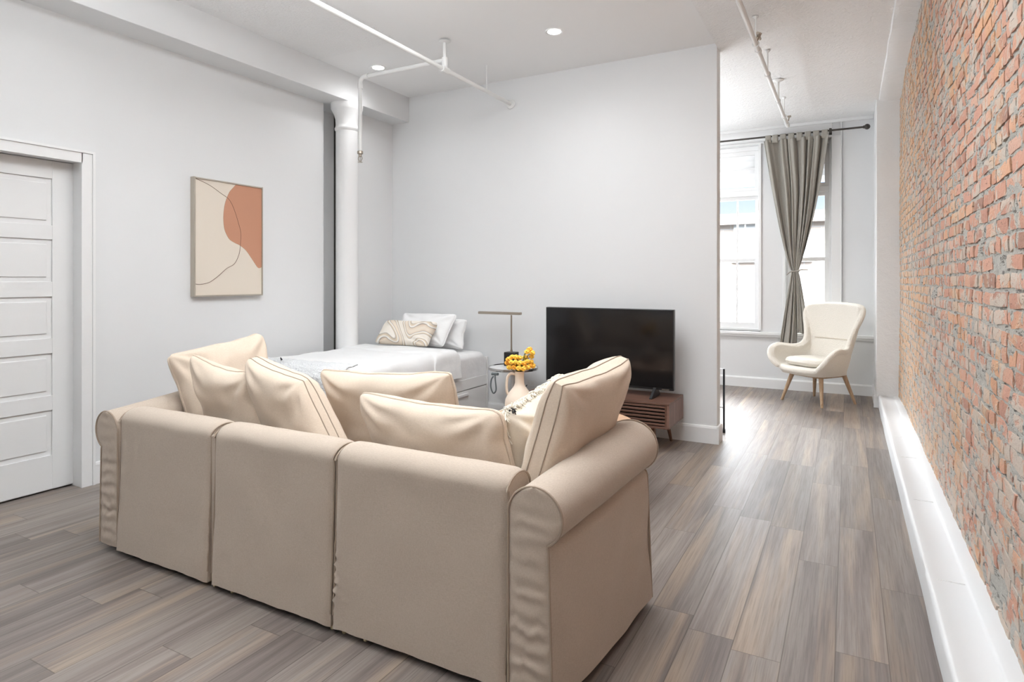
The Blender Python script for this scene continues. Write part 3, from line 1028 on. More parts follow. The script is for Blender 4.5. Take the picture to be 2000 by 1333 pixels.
def arm(mir, seed):
    def X(x):
        return 2 * SX - x + 0.012 if mir else x
    YA, YE = 1.645, 2.375

    def par(y):
        t_ = max(0.0, min(1.0, (y - YA) / (YE - YA)))
        q = 1 - math.exp(-t_ * 7)
        return dict(xin=-0.905 + 0.035 * t_, cx=-0.815 + 0.068 * t_, cz=0.56 + 0.052 * t_, r=0.089 + 0.008 * t_,
                    xb=-0.770 + 0.045 * q + 0.035 * t_, fl=0.012 + 0.006 * t_)

    def profile(y):
        d = par(y)
        pts = []
        zn = d['cz'] - d['r'] * 0.93
        for k in range(16):      # inner side up
            pts.append((d['xin'], 0.03 + (d['cz'] - 0.03) * k / 15))
        for k in range(1, 25):   # over the roll
            a = pi - k / 24 * (pi + radians(62))
            rr = d['r'] if a < pi / 2 else d['r']
            rx_ = (d['cx'] - d['xin']) if a > pi / 2 else d['r']
            pts.append((d['cx'] + rx_ * cos(a), d['cz'] + rr * sin(a)))
        xe, ze = pts[-1]
        for k in range(1, 5):    # neck
            s = k / 4
            pts.append((xe + (d['xb'] - xe) * (1 - (1 - s) ** 2), ze - 0.03 * s))
        zs = pts[-1][1]
        for k in range(1, 22):   # outer side down
            s = k / 21
            pts.append((d['xb'] + d['fl'] * s, zs + (0.03 - zs) * s))
        return pts
    NP = len(profile(YA)) - 1
    NYY = 60

    def fn(u, v):
        y = YA + (YE - YA) * u
        i = int(round(v * NP))
        x, z_ = profile(y)[i]
        if i > 40:
            dz = 0.52 - z_
            fade = 1 - 0.75 * min(1, dz * 2.1)
            x += 0.006 * N3(y * 1.5, z_, seed, 5) * min(1, dz * 6) * fade
            # slanting drape folds from the front of the roll down to the back hem
            x += 0.009 * sin((y - YA) * 22 - z_ * 16 + seed) * max(0, min(1, (y - YA - 0.12) * 3)) * min(1, dz * 4) * fade
        elif i > 14:
            x += 0.0025 * N3(y, z_, seed, 9)
            z_ += 0.0025 * N3(y, x, seed + 4, 9)
        return (X(x), y, z_)
    g = MB()
    g.grid(fn, NYY, NP)
    g.build('arm', M_SOFA, sofa, angle=60, merge=False)

    # end caps (the narrow upright panels) with gathered wrinkles
    def cap(y, sgn, nm):
        d = par(y)
        prof = profile(y)
        top = max(p_[1] for p_ in prof)

        def lr(z_):
            if z_ <= d['cz']:
                l = d['xin']
            else:
                l = d['cx'] - (d['cx'] - d['xin']) * sqrt(max(0, 1 - ((z_ - d['cz']) / d['r']) ** 2))
            zn = d['cz'] - d['r'] * sin(radians(62))
            if z_ >= zn:
                rr = d['cx'] + d['r'] * sqrt(max(0, 1 - ((z_ - d['cz']) / d['r']) ** 2))
            elif z_ > zn - 0.03:
                s = (zn - z_) / 0.03
                xe = d['cx'] + d['r'] * cos(radians(62))
                rr = xe + (d['xb'] - xe) * (1 - (1 - s) ** 2)
            else:
                rr = d['xb'] + d['fl'] * (zn - 0.03 - z_) / (zn - 0.06)
            return l, rr

        def cf(u, v):
            z_ = 0.03 + (top - 0.0005 - 0.03) * v
            l, r_ = lr(z_)
            x = l + (r_ - l) * u
            e = sin(pi * u) ** 0.5
            wr = 1.7 * sin(z_ * 118 + 2.5 * N3(x * 9, z_, seed, 7) + 8 * (x - l)) * (0.4 + 0.6 * N3(0, z_, seed, 12))
            low = 0.35 + 0.65 * max(0, min(1, (0.56 - z_) * 3))
            return (X(x), y + sgn * (0.010 * e + 0.0045 * wr * e * low), z_)
        MB().grid(cf, 18, 130).build(nm, M_SOFA, sofa, angle=60, merge=False)
        pts = [(X(p_[0]), y + sgn * 0.003, p_[1]) for p_ in prof[15:]]
        MB().tube(pts, 0.0042, 6).build('piping', M_PIPING, sofa)
        pts = [(X(p_[0] + 0.001), y + sgn * 0.004, p_[1]) for p_ in prof[:16]]
        MB().tube(pts, 0.0040, 6).build('piping', M_PIPING, sofa)
    cap(YA, -1, 'arm_back_panel')
    cap(YE, 1, 'arm_front_panel')


arm(False, 5.0)
arm(True, 11.0)
# seat base, seat cushions, legs
MB().box((-2.96, 1.80, 0.05), (-0.915, 2.42, 0.26)).build('seat_base', M_SOFA, sofa, smooth=False, bevel=0.02)
for x0, x1 in ((-2.955, -2.31), (-2.30, -1.63), (-1.62, -0.915)):
    MB().box((x0, 1.815, 0.262), (x1, 2.46, 0.44)).build('seat_cushion', M_SOFA, sofa, bevel=0.045, seg=4)
for x in (-2.92, -0.95):
    for y in (1.76, 2.33):
        MB().tube([(x, y, 0), (x, y, 0.06)], 0.025, 12).build('leg', M_BLACK, sofa)


# ------------------------------------------------------------------ cushions
def pillow(name, label, corners, thick, mat, band=0.0, pinch=0.05, seed=0.0, group=None, cat='cushion', pip=M_PIPING, wr=1.0, n=48, piped=True, power=0.42, sag=0.0, rnd=0.05):
    """corners TL, TR, BR, BL in world space of the cushion's middle plane"""
    TL, TR_, BR, BL = [Vector(c_) for c_ in corners]
    ctr = (TL + TR_ + BR + BL) / 4
    nrm = ((TR_ - BL).cross(TL - BR)).normalized()
    base = Vector((ctr.x, ctr.y, min(c_.z for c_ in (TL, TR_, BR, BL))))
    root = thing(name, label, cat, base, group=group)

    def pt(a, b, side):
        # a, b in -1..1 ; pinch pulls the middle of every edge inwards
        aa = a * (1 - pinch * (1 - b * b))
        bb = b * (1 - pinch * (1 - a * a))
        cr_ = rnd * (a * a * b * b) ** 6
        aa *= 1 - cr_
        bb *= 1 - cr_
        edge_ = max(abs(a), abs(b)) ** 6
        aa += edge_ * 0.022 * N3(a * 1.6, b * 1.6, seed, 2.2) * (1 if band == 0 else 0.7)
        bb += edge_ * 0.030 * N3(a * 1.6, b * 1.6, seed + 5, 2.2) * (1 if band == 0 else 0.7)
        if b > 0:
            bb -= sag * b * (1 - a * a) * 2
        s, q = (aa + 1) / 2, (bb + 1) / 2
        p_ = (BL * (1 - s) + BR * s) * (1 - q) + (TL * (1 - s) + TR_ * s) * q
        body = (max(0, 1 - a ** 4) * max(0, 1 - b ** 4)) ** power
        k = side * (band / 2 * min(1.0, (1.15 - 0.5 * (abs(a * b)) ** 3)) + thick / 2 * body)
        d = p_ + nrm * k
        w = N3(p_.x, p_.y + seed, p_.z, 5.5) * 0.018 + N3(p_.x + seed, p_.y, p_.z, 13) * 0.008
        # creases radiating from the corners
        cr = 0.0
        for ca, cb in ((-1, 1), (1, 1), (1, -1), (-1, -1)):
            da, db = a - ca, b - cb
            dd = sqrt(da * da + db * db)
            ang = atan2(db, da)
            cr += math.exp(-((dd - 0.45) / 0.28) ** 2) * sin(ang * 9 + seed * 1.7 + ca + 2 * cb) * 0.010
        d += nrm * side * (w + cr) * wr * body
        return d
    m = MB()
    gs = [-cos(pi * i / n) * 0.75 + 0.25 * (2 * i / n - 1) for i in range(n + 1)]
    gs = [max(-1, min(1, g_)) for g_ in gs]
    m.grid(lambda u, v: pt(gs[int(round(u * n))], gs[int(round(v * n))], 1), n, n)
    m.grid(lambda u, v: pt(gs[int(round(u * n))], gs[int(round(v * n))], -1), n, n, flip=True)
    per = [(g_, 1) for g_ in gs] + [(1, g_) for g_ in gs[::-1]][1:] + [(g_, -1) for g_ in gs[::-1]][1:] + [(-1, g_) for g_ in gs][1:-1]
    if band > 0:
        L_ = len(per)
        m.grid(lambda u, v: pt(*per[int(round(u * L_)) % L_], 1) * (1 - v) + pt(*per[int(round(u * L_)) % L_], -1) * v, L_, 3, wrap_u=True)
    m.build('cover', mat, root, angle=75)
    if piped:
        if band > 0:
            MB().tube([pt(a, b, 1) for a, b in per], 0.0026, 6, closed=True).build('piping', pip, root)
            MB().tube([pt(a, b, -1) for a, b in per], 0.0026, 6, closed=True).build('piping', pip, root)
        else:
            MB().tube([pt(a, b, 1) for a, b in per], 0.0045, 6, closed=True).build('piping', mat, root)
    return root, pt, per


G = 'loose cushions on the sofa'
zc = 0.447
pillow('sofa_cushion', 'beige cushion leaning on the left arm, leftmost and highest of the left pile',
       [(-3.04, 1.92, 0.885), (-2.965, 2.45, 0.965), (-2.79, 2.42, zc), (-2.87, 1.96, zc)], 0.19, M_CUSH, 0.0, 0.05, 1.3, rnd=0.09)
pillow('sofa_cushion', 'squarish beige cushion with sagging top edge, in front of the leftmost cushion',
       [(-2.795, 1.89, 0.915), (-2.375, 1.92, 0.845), (-2.20, 1.97, zc), (-2.70, 1.99, zc)], 0.17, M_CUSH, 0.0, 0.07, 2.9, sag=0.04, rnd=0.07)
pillow('sofa_cushion', 'boxed beige cushion above the middle sofa panel, sloping down to the right',
       [(-2.415, 1.93, 0.915), (-2.06, 1.93, 0.835), (-1.80, 1.95, zc), (-2.30, 2.0, zc)], 0.15, M_CUSH, 0.04, 0.03, 4.1, sag=0.015, rnd=0.04)
pillow('sofa_cushion', 'wide beige cushion half hidden behind the long low cushion',
       [(-2.245, 2.18, 0.838), (-1.475, 2.19, 0.88), (-1.45, 2.27, zc), (-2.14, 2.27, zc)], 0.19, M_CUSH, 0.0, 0.05, 6.2, sag=0.03, rnd=0.06)
pillow('sofa_cushion', 'long low beige cushion nearest the camera, leaning on the right back panel',
       [(-1.745, 1.91, 0.815), (-1.085, 1.91, 0.80), (-0.985, 1.93, zc), (-1.64, 1.98, zc)], 0.18, M_CUSH, 0.0, 0.045, 8.4, sag=0.02, rnd=0.06)
pf, ptf, perf = pillow('fringed_cushion', 'cream cushion with shaggy fringed edge between two beige cushions at the right', [(-1.10, 1.955, 0.775), (-1.05, 2.38, 0.865), (-1.03, 2.36, zc), (-1.075, 1.97, zc)],
                       0.14, M_CREAM, 0.0, 0.03, 9.9, piped=False)
pillow('sofa_cushion', 'large boxed beige cushion with grey piping leaning on the right rolled arm',
       [(-0.855, 1.90, 0.918), (-0.785, 2.40, 0.957), (-0.955, 2.35, zc), (-0.985, 1.86, zc)], 0.12, M_CUSH, 0.05, 0.03, 12.0, sag=0.015, rnd=0.02)

# fringe: yarn strands along the top and near edge of the cream cushion
fr = MB()
for a, b in perf:
    pass
strands = []
for i in range(1100):
    s = random.random()
    if i % 3:
        a, b = -1 + 2 * s, 1.0       # top edge
    else:
        a, b = -1.0, 1 - 1.3 * s     # near edge
    p0 = ptf(a, b, 1)
    out = Vector((random.uniform(-0.8, 0.8), random.uniform(-0.7, 0.5), random.uniform(-0.2, 0.9)))
    if b < 1.0:
        out = Vector((random.uniform(-0.9, 0.9), random.uniform(-1.0, -0.1), random.uniform(-0.9, 0.3)))
    out.normalize()
    ln = random.uniform(0.014, 0.030)
    p1 = p0 + out * ln * 0.5 + Vector((0, 0, 0.004))
    p2 = p0 + out * ln + Vector((random.uniform(-.006, .006), random.uniform(-.006, .006), -0.010))
    fr.tube([p0, p1, p2], [0.0026, 0.003, 0.002], 5)
fo = fr.build('fringe', M_FRINGE, pf, merge=False)
fo['kind'] = 'stuff'
c0 = ptf(-1, 1, 1)
ts = MB()
for k in range(14):
    d = Vector((random.uniform(-.004, .022), random.uniform(-.02, .005), random.uniform(-.01, .012)))
    ts.tube([c0 + Vector((0.010, 0.035, 0.014)), c0 + Vector((0.012, 0.03, 0.018)) + d * 0.6, c0 + Vector((0.014, 0.025, 0.008)) + d], 0.0022, 5)
ts.build('tassel', M_TASSEL, pf, merge=False)

# ------------------------------------------------------------------ bed
bx0, bx1, by0, by1 = -3.96, -2.93, 3.02, 4.93
bed = thing('drawer_bed', 'white low bed frame with side drawers against the television wall', 'bed', ((bx0 + bx1) / 2, 4.0, 0))
MB().box((bx0, by0, 0.02), (bx1 - 0.02, by1 - 0.02, 0.33)).build('box_base', M_WLAM, bed, smooth=False, bevel=0.003)
MB().box((bx1 - 0.022, by0, 0.310), (bx1, by1 - 0.018, 0.40)).build('side_rail', M_WLAM, bed, smooth=False, bevel=0.002)
MB().box((bx0, by1 - 0.018, 0.0), (bx1 + 0.002, by1, 0.56)).build('headboard', M_WLAM, bed, smooth=False, bevel=0.002)
MB().box((bx0, by0 - 0.018, 0.0), (bx1 + 0.002, by0, 0.42)).build('footboard', M_WLAM, bed, smooth=False, bevel=0.002)
for y0_, y1_ in ((by0 + 0.01, 3.97), (3.98, by1 - 0.03)):
    dwr = MB().box((bx1 - 0.02, y0_, 0.05), (bx1 - 0.001, y1_, 0.302)).build('drawer', M_WLAM, bed, smooth=False, bevel=0.002)
    ym = (y0_ + y1_) / 2 + 0.05
    MB().box((bx1 - 0.002, ym - 0.09, 0.258), (bx1 + 0.016, ym + 0.09, 0.282)).build('handle', M_PLATE, dwr, smooth=False, bevel=0.004)

mt = MB()


def cloth_box(m, x0, x1, y0, y1, z0, z1, r, amp, seed, nn=40, drape=0.0):
    """soft box with rounded edges and fabric wobble"""
    def prof(t_):     # across x
        pass
    per_ = []
    k = 6
    # cross-section in (x,z): right side bottom -> top -> left side bottom
    per_.append((x1 + drape, z0))
    for i in range(1, 8):
        per_.append((x1 + drape * (1 - i / 8), z0 + (z1 - r - z0) * i / 8))
    for i in range(k + 1):
        a = i / k * pi / 2
        per_.append((x1 - r + r * cos(a), z1 - r + r * sin(a)))
    for i in range(1, 26):
        per_.append((x1 - r + (x0 + r - x1 + r) * i / 26, z1))
    for i in range(k + 1):
        a = pi / 2 + i / k * pi / 2
        per_.append((x0 + r + r * cos(a), z1 - r + r * sin(a)))
    per_.append((x0, z0))
    n_ = len(per_) - 1
    ny = nn

    def fn(u, v):
        i = int(round(v * n_))
        x, z_ = per_[i]
        # rounded ends along y
        L_ = y1 - y0
        y = y0 + L_ * u
        e = min(u, 1 - u) * L_
        if e < r:
            s = sqrt(max(0, 1 - (1 - e / r) ** 2))
            z_ = z_ - (r * (1 - s)) * ((z_ - z0) / (z1 - z0))
        x += amp * N3(y, z_ * 2, seed, 6) * 0.6
        z_ += amp * N3(x, y, seed, 4.5) + amp * 0.4 * N3(x, y, seed, 12)
        return (x, y, z_)
    m.grid(fn, ny, n_)
    for yy, u_ in ((y0, 0), (y1, 1)):
        pts = [Vector(fn(u_, i / n_)) for i in range(n_ + 1)]
        b = len(m.v)
        m.v += [Vector((p_.x, p_.y, p_.z)) for p_ in pts] + [Vector((p_.x, p_.y, z0)) for p_ in pts]
        for i in range(n_):
            m.f.append((b + i, b + i + 1, b + n_ + 1 + i + 1, b + n_ + 1 + i))
    return m


mto = cloth_box(MB(), bx0 + 0.005, bx1 - 0.003, by0 + 0.01, by1 - 0.025, 0.385, 0.615, 0.05, 0.007, 3.0).build('mattress', M_SHEET2, angle=60)
rebase(mto, ((bx0 + bx1) / 2, 4.0, 0.385))
tag(mto, 'mattress in a creased white fitted sheet on the drawer bed', 'mattress')
# duvet over the foot two thirds of the bed
dv = cloth_box(MB(), bx0 - 0.005, bx1 + 0.020, by0 - 0.04, 4.25, 0.43, 0.665, 0.075, 0.016, 8.0, 70, 0.006).build('duvet', M_SHEET, angle=60)
rebase(dv, ((bx0 + bx1) / 2, 3.6, 0.43))
tag(dv, 'plump white duvet spread over the foot of the bed', 'duvet')
# folded back top edge of the flat sheet
fs = cloth_box(MB(), bx0 - 0.002, bx1 + 0.032, 4.06, 4.42, 0.44, 0.682, 0.06, 0.008, 14.0, 30, 0.012).build('folded_sheet', M_SHEET, angle=60)
rebase(fs, ((bx0 + bx1) / 2, 4.24, 0.44))
tag(fs, 'white top sheet folded back below the bed pillows', 'sheet')
# tufted throw across the foot
th = MB()


def throw_fn(u, v):
    x = -3.86 + 0.98 * u
    pr_ = [(3.16, 0.688), (3.08, 0.684), (3.02, 0.664), (2.975, 0.625), (2.962, 0.56), (2.958, 0.50)]
    k = v * 5
    i = min(int(k), 4)
    f_ = k - i
    y = pr_[i][0] * (1 - f_) + pr_[i + 1][0] * f_
    z_ = pr_[i][1] * (1 - f_) + pr_[i + 1][1] * f_
    return (x, y - 0.012 + 0.004 * N3(x, v, 1, 30), z_ + 0.004 + 0.006 * N3(x, y, 5, 22))


th.grid(throw_fn, 120, 40)
tho = th.build('throw_blanket', M_THROW, angle=80)
rebase(tho, (-3.4, 3.0, 0.5))
md = tho.modifiers.new('thick', 'SOLIDIFY')
md.thickness = 0.008
tag(tho, 'white tufted throw over the foot end of the bed', 'blanket')
tq = MB()
for k in range(9):
    tq.tube([(-3.535, 3.09, 0.70), (-3.53 + 0.004 * k, 3.07 - 0.003 * k, 0.712 + 0.003 * (k % 3)), (-3.51 + 0.002 * k, 3.06 - 0.002 * k, 0.702)], 0.003, 5)
tq.build('tassel', M_TASSEL, tho, merge=False)

# pillows
pillow('bed_pillow', 'white bed pillow rearmost at the head, its right side showing', [(-3.80, 4.80, 0.915), (-3.07, 4.80, 0.905), (-3.06, 4.72, 0.64), (-3.80, 4.72, 0.64)], 0.15, M_SHEET, 0.0, 0.06, 21.0, cat='pillow')
pillow('bed_pillow', 'white bed pillow in the middle, standing behind the marbled cushion', [(-3.70, 4.68, 0.955), (-3.10, 4.68, 0.955), (-3.13, 4.50, 0.68), (-3.72, 4.50, 0.68)], 0.13, M_SHEET, 0.0, 0.05, 25.0, cat='pillow')
pillow('throw_pillow', 'small rectangular cushion with beige and grey marbled swirls on the bed', [(-3.74, 4.47, 0.895), (-3.17, 4.47, 0.895), (-3.20, 4.36, 0.69), (-3.79, 4.36, 0.69)], 0.12, M_MARBLE, 0.0, 0.03, 27.0, piped=False)

# ------------------------------------------------------------------ bedside table and lamp
nx, ny_ = -2.52, 4.66
ns = thing('bedside_table', 'small round white side table with a steel rimmed top beside the bed', 'side table', (nx, ny_, 0))
MB().lathe([(0.0001, 0.508), (0.20, 0.508), (0.205, 0.512), (0.205, 0.520), (0.0001, 0.520)], (nx, ny_, 0), 48).build('tabletop', M_PLATE, ns)
MB().lathe([(0.205, 0.505), (0.212, 0.505), (0.214, 0.515), (0.212, 0.528), (0.207, 0.528), (0.205, 0.52)], (nx, ny_, 0), 48, caps=False).build('rim', M_STEEL, ns)
MB().lathe([(0.16, 0.0), (0.16, 0.012), (0.03, 0.02), (0.018, 0.03), (0.018, 0.508)], (nx, ny_, 0), 32).build('pedestal', M_PLATE, ns)
lx, ly = -2.585, 4.74
lp = thing('table_lamp', 'slim brushed nickel lamp with horizontal bar head on a black block, on the bedside table', 'lamp', (lx, ly, 0.52))
MB().box((lx - 0.045, ly - 0.045, 0.521), (lx + 0.055, ly + 0.045, 0.640)).build('base', M_BLACK, lp, smooth=False, bevel=0.003)
MB().tube([(lx + 0.005, ly, 0.64), (lx + 0.005, ly, 0.66)], 0.011, 14).tube([(lx + 0.005, ly, 0.64), (lx + 0.005, ly, 0.962)], 0.0075, 14).build('pole', M_NICKEL, lp)
MB().box((lx - 0.325, ly - 0.02, 0.965), (lx + 0.10, ly + 0.02, 0.988)).build('lamp_bar', M_NICKEL, lp, smooth=False, bevel=0.005)
cd = MB()
cd.tube(smoothpath([(lx + 0.01, ly + 0.04, 0.54), (lx + 0.0, ly + 0.11, 0.53), (lx - 0.01, 4.60 + 0.29, 0.47), (lx + 0.01, 4.90, 0.36), (lx + 0.03, 4.92, 0.30), (lx + 0.06, 4.935, 0.33)]), 0.004, 8)
cd.build('power_cord', M_BLACK, lp)
hk = MB()
hk.tube(smoothpath([(nx - 0.045, 4.43, 0.497), (nx - 0.04, 4.425, 0.45), (nx - 0.035, 4.43, 0.36), (nx - 0.065, 4.435, 0.33), (nx - 0.085, 4.43, 0.38), (nx - 0.08, 4.43, 0.44), (nx - 0.06, 4.43, 0.47)]), 0.006, 8)
hk.tube([(nx - 0.075, 4.43, 0.49), (nx - 0.015, 4.43, 0.492)], 0.012, 10)
o = rebase(hk.build('charging_cable', M_CORD), (nx - 0.04, 4.43, 0.33))
tag(o, 'grey looped cable hanging from the front of the bedside table behind the vase handle', 'cable')
ol = thing('wall_outlet', 'white double wall outlet between bedside table and media console', 'outlet', (-2.50, TY, 0.345))
MB().box((-2.54, TY - 0.006, 0.315), (-2.455, TY, 0.375)).build('cover_plate', M_PLATE, ol, smooth=False, bevel=0.002)
MB().box((-2.53, TY - 0.008, 0.33), (-2.505, TY - 0.005, 0.36)).box((-2.49, TY - 0.008, 0.33), (-2.465, TY - 0.005, 0.36)).build('socket', M_WLAM, ol, smooth=False)

# ------------------------------------------------------------------ media console
cx0, cx1, cy0, cy1, cz0, cz1 = -2.28, -1.135, 4.46, 4.90, 0.185, 0.372
tv_s = thing('media_console', 'low walnut media console with slatted front under the television', 'tv stand', ((cx0 + cx1) / 2, 4.68, 0))
w_ = 0.016
MB().box((cx0, cy0, cz1 - w_), (cx1, cy1, cz1)).build('top_board', M_WALNUT, tv_s, smooth=False, bevel=0.002)
MB().box((cx0, cy0, cz0), (cx1, cy1, cz0 + w_)).build('bottom_board', M_WALNUT, tv_s, smooth=False, bevel=0.002)
for a in (cx0, cx1 - w_):
    MB().box((a, cy0, cz0 + w_), (a + w_, cy1, cz1 - w_)).build('side_board', M_WALNUTE, tv_s, smooth=False)
MB().box((cx0 + w_, cy1 - 0.01, cz0 + w_), (cx1 - w_, cy1 - 0.002, cz1 - w_)).build('back_board', M_WALNUT, tv_s, smooth=False)
xm = (cx0 + cx1) / 2
for a, b in ((cx0 + w_ + 0.002, xm - 0.001), (xm + 0.001, cx1 - w_ - 0.002)):
    dd = MB()
    dd.box((a, cy0 + 0.004, cz0 + w_), (a + 0.014, cy0 + 0.024, cz1 - w_)).box((b - 0.014, cy0 + 0.004, cz0 + w_), (b, cy0 + 0.024, cz1 - w_))
    n_s = 6
    for k in range(n_s):
        zc_ = cz0 + w_ + (cz1 - cz0 - 2 * w_) * (k + 0.5) / n_s
        dd.box((a + 0.012, cy0 + 0.002, zc_ - 0.0075), (b - 0.012, cy0 + 0.02, zc_ + 0.0075))
    MB().box((a, cy0 + 0.026, cz0 + w_), (b, cy0 + 0.03, cz1 - w_)).build('door_backing', M_DARK, tv_s, smooth=False)  # backing coloured dark to act as shadow between the slats
    dd.build('slatted_door', M_WALNUT, tv_s, smooth=False, bevel=0.002, merge=False)
for lx_, ly_, ex, ey in ((cx0 + 0.13, cy0 + 0.06, -0.03, -0.03), (cx1 - 0.13, cy0 + 0.05, 0.03, -0.04), (cx0 + 0.13, cy1 - 0.06, -0.03, 0.03), (cx1 - 0.12, cy1 - 0.05, 0.03, 0.03)):
    MB().tube([(lx_ + ex, ly_ + ey, 0), (lx_, ly_, cz0)], [0.010, 0.019], 14).build('leg', wood('walnut leg', srgb(80, 54, 40), srgb(104, 72, 54), srgb(120, 84, 64), (30, 30, 5)) if 'wl' not in MATS else MATS['wl'], tv_s)
    MATS['wl'] = bpy.data.materials['walnut leg']

# television
tvx0, tvx1, tvy, tvz0, tvz1 = -2.218, -1.155, 4.68, 0.428, 1.042
tv = thing('television', 'large flat black television standing on the walnut console', 'television', ((tvx0 + tvx1) / 2, tvy, cz1))
MB().box((tvx0, tvy, tvz0), (tvx1, tvy + 0.045, tvz1)).build('housing', M_BLACK, tv, smooth=False, bevel=0.004)
MB().box((tvx0 + 0.008, tvy - 0.0015, tvz0 + 0.018), (tvx1 - 0.008, tvy + 0.003, tvz1 - 0.008)).build('screen', M_SCREEN, tv, smooth=False)
MB().box((tvx1 - 0.09, tvy - 0.002, tvz0 + 0.005), (tvx1 - 0.035, tvy + 0.001, tvz0 + 0.010)).build('badge', M_NICKEL, tv, smooth=False)
for fx_ in (-2.0, -1.30):
    f = MB()
    f.prism([(tvy - 0.115, cz1 + 0.001), (tvy + 0.12, cz1 + 0.001), (tvy + 0.12, cz1 + 0.008), (tvy + 0.04, tvz0 + 0.02), (tvy + 0.005, tvz0 + 0.02), (tvy - 0.115, cz1 + 0.008)], 'x', fx_ - 0.011, fx_ + 0.011)
    f.build('foot', M_BLACK, tv, smooth=False, bevel=0.002)

# ------------------------------------------------------------------ coffee table, vase, flowers
tx, ty_, tr2, tz = -1.50, 3.30, 0.46, 0.44
ct = thing('coffee_table', 'round tan wood coffee table behind the sofa cushions', 'coffee table', (tx, ty_, 0))
MB().lathe([(0.0001, tz - 0.03), (tr2 - 0.01, tz - 0.03), (tr2, tz - 0.02), (tr2, tz - 0.006), (tr2 - 0.006, tz), (0.0001, tz)], (tx, ty_, 0), 72).build('tabletop', M_TABLE, ct)
for k in range(4):
    a = pi / 4 + k * pi / 2
    MB().tube([(tx + 0.33 * cos(a), ty_ + 0.33 * sin(a), 0), (tx + 0.24 * cos(a), ty_ + 0.24 * sin(a), tz - 0.03)], [0.012, 0.02], 12).build('leg', M_TABLE, ct)
vx, vy = -1.74, 3.30
vs_ = thing('vase', 'matte beige stoneware jug vase with one handle holding yellow flowers', 'vase', (vx, vy, tz))
MB().lathe([(0.0001, 0.001), (0.050, 0.001), (0.064, 0.010), (0.082, 0.040), (0.089, 0.075), (0.086, 0.105), (0.070, 0.140), (0.048, 0.168), (0.034, 0.188), (0.028, 0.205), (0.0265, 0.24),
            (0.028, 0.268), (0.030, 0.275), (0.026, 0.276), (0.022, 0.268), (0.021, 0.20), (0.0001, 0.19)], (vx, vy, tz), 48).build('body', M_CERAM, vs_)
d_ = Vector((-cos(radians(28.5)), -sin(radians(28.5)), 0))
hp = [Vector((vx, vy, tz)) + d_ * a + Vector((0, 0, b)) for a, b in ((0.024, 0.255), (0.05, 0.262), (0.07, 0.245), (0.077, 0.215), (0.078, 0.18), (0.075, 0.15), (0.068, 0.135))]
MB().tube(smoothpath([tuple(q) for q in hp]), 0.0085, 10).build('handle', M_CERAM, vs_)


def rotd(x, d):
    """offset: x to the camera's right, d away from it, at the vase"""
    return (x * cos(radians(28.5)) - d * sin(radians(28.5)), x * sin(radians(28.5)) + d * cos(radians(28.5)))


def bloom(m, c, r, k=11):
    """ruffled blossom of many small rounded petals"""
    for i in range(k):
        z_ = 1 - 2 * (i + 0.5) / k
        a = i * 2.4
        rr = sqrt(1 - z_ * z_)
        q = (c[0] + rr * cos(a) * r * 0.62, c[1] + rr * sin(a) * r * 0.62, c[2] + z_ * r * 0.55)
        m.sphere(q, r * random.uniform(0.42, 0.55), 7, 5, (1, 1, 0.8))


fl_pos = [(0.066, 0.02, 0.150), (0.083, 0.0, 0.132), (0.050, -0.01, 0.140), (0.078, 0.02, 0.108),
          (-0.060, 0, 0.092), (-0.040, 0.02, 0.105), (-0.018, 0.0, 0.108), (0.004, 0.02, 0.100), (-0.068, 0.02, 0.070), (-0.045, -0.02, 0.078), (-0.020, -0.03, 0.080),
          (0.006, -0.03, 0.075), (0.030, -0.02, 0.070), (0.052, -0.01, 0.082), (0.075, 0.01, 0.076), (-0.055, 0, 0.045), (-0.028, -0.02, 0.050), (0.0, -0.04, 0.046), (0.028, -0.03, 0.042),
          (0.055, -0.01, 0.048), (0.070, 0.0, 0.056), (0.085, 0.02, 0.052), (0.040, 0.03, 0.100), (-0.01, 0.04, 0.060)]
for i, (ox, od, oz) in enumerate(fl_pos):
    dx_, dy_ = rotd(ox - 0.005, od)
    z_ = tz + 0.276 + oz - 0.022
    base = (vx, vy, tz + 0.215)
    side = 'upper right' if oz > 0.1 and ox > 0.04 else 'upper left' if oz > 0.085 and ox < 0 else 'lower left' if ox < 0 else 'lower right'
    f = thing('yellow_flower', 'small ruffled yellow blossom in the vase, in the ' + side + ' of the bunch', 'flower', base, group='yellow blossoms, ' + side + ' of the bunch')
    m = MB()
    bloom(m, (vx + dx_, vy + dy_, z_), random.uniform(0.016, 0.020))
    m.build('blossom', M_PETAL if i % 4 else M_PETAL2, f, merge=False)
    MB().tube(smoothpath([base, (vx + dx_ * 0.15, vy + dy_ * 0.15, tz + 0.27), (vx + dx_ * 0.6, vy + dy_ * 0.6, z_ - 0.02), (vx + dx_, vy + dy_, z_ - 0.005)], 4), 0.0022, 6).build('stem', M_STEM, f)
lf = MB()
for k in range(26):
    a = k * 2.4
    rr = random.uniform(0.008, 0.03)
    p_ = Vector((vx + rr * cos(a), vy + rr * sin(a), tz + 0.285 + random.uniform(0, 0.028)))
    d = Vector((cos(a), sin(a), 0.9)).normalized()
    s = Vector((-sin(a), cos(a), 0))
    lf.add([p_, p_ + d * 0.012 + s * 0.006, p_ + d * 0.03, p_ + d * 0.012 - s * 0.006], [(0, 1, 2, 3)])
o = lf.build('leaves', M_STEM, vs_)
o.modifiers.new('thick', 'SOLIDIFY').thickness = 0.001
o['label'] = 'small green leaves at the vase mouth'

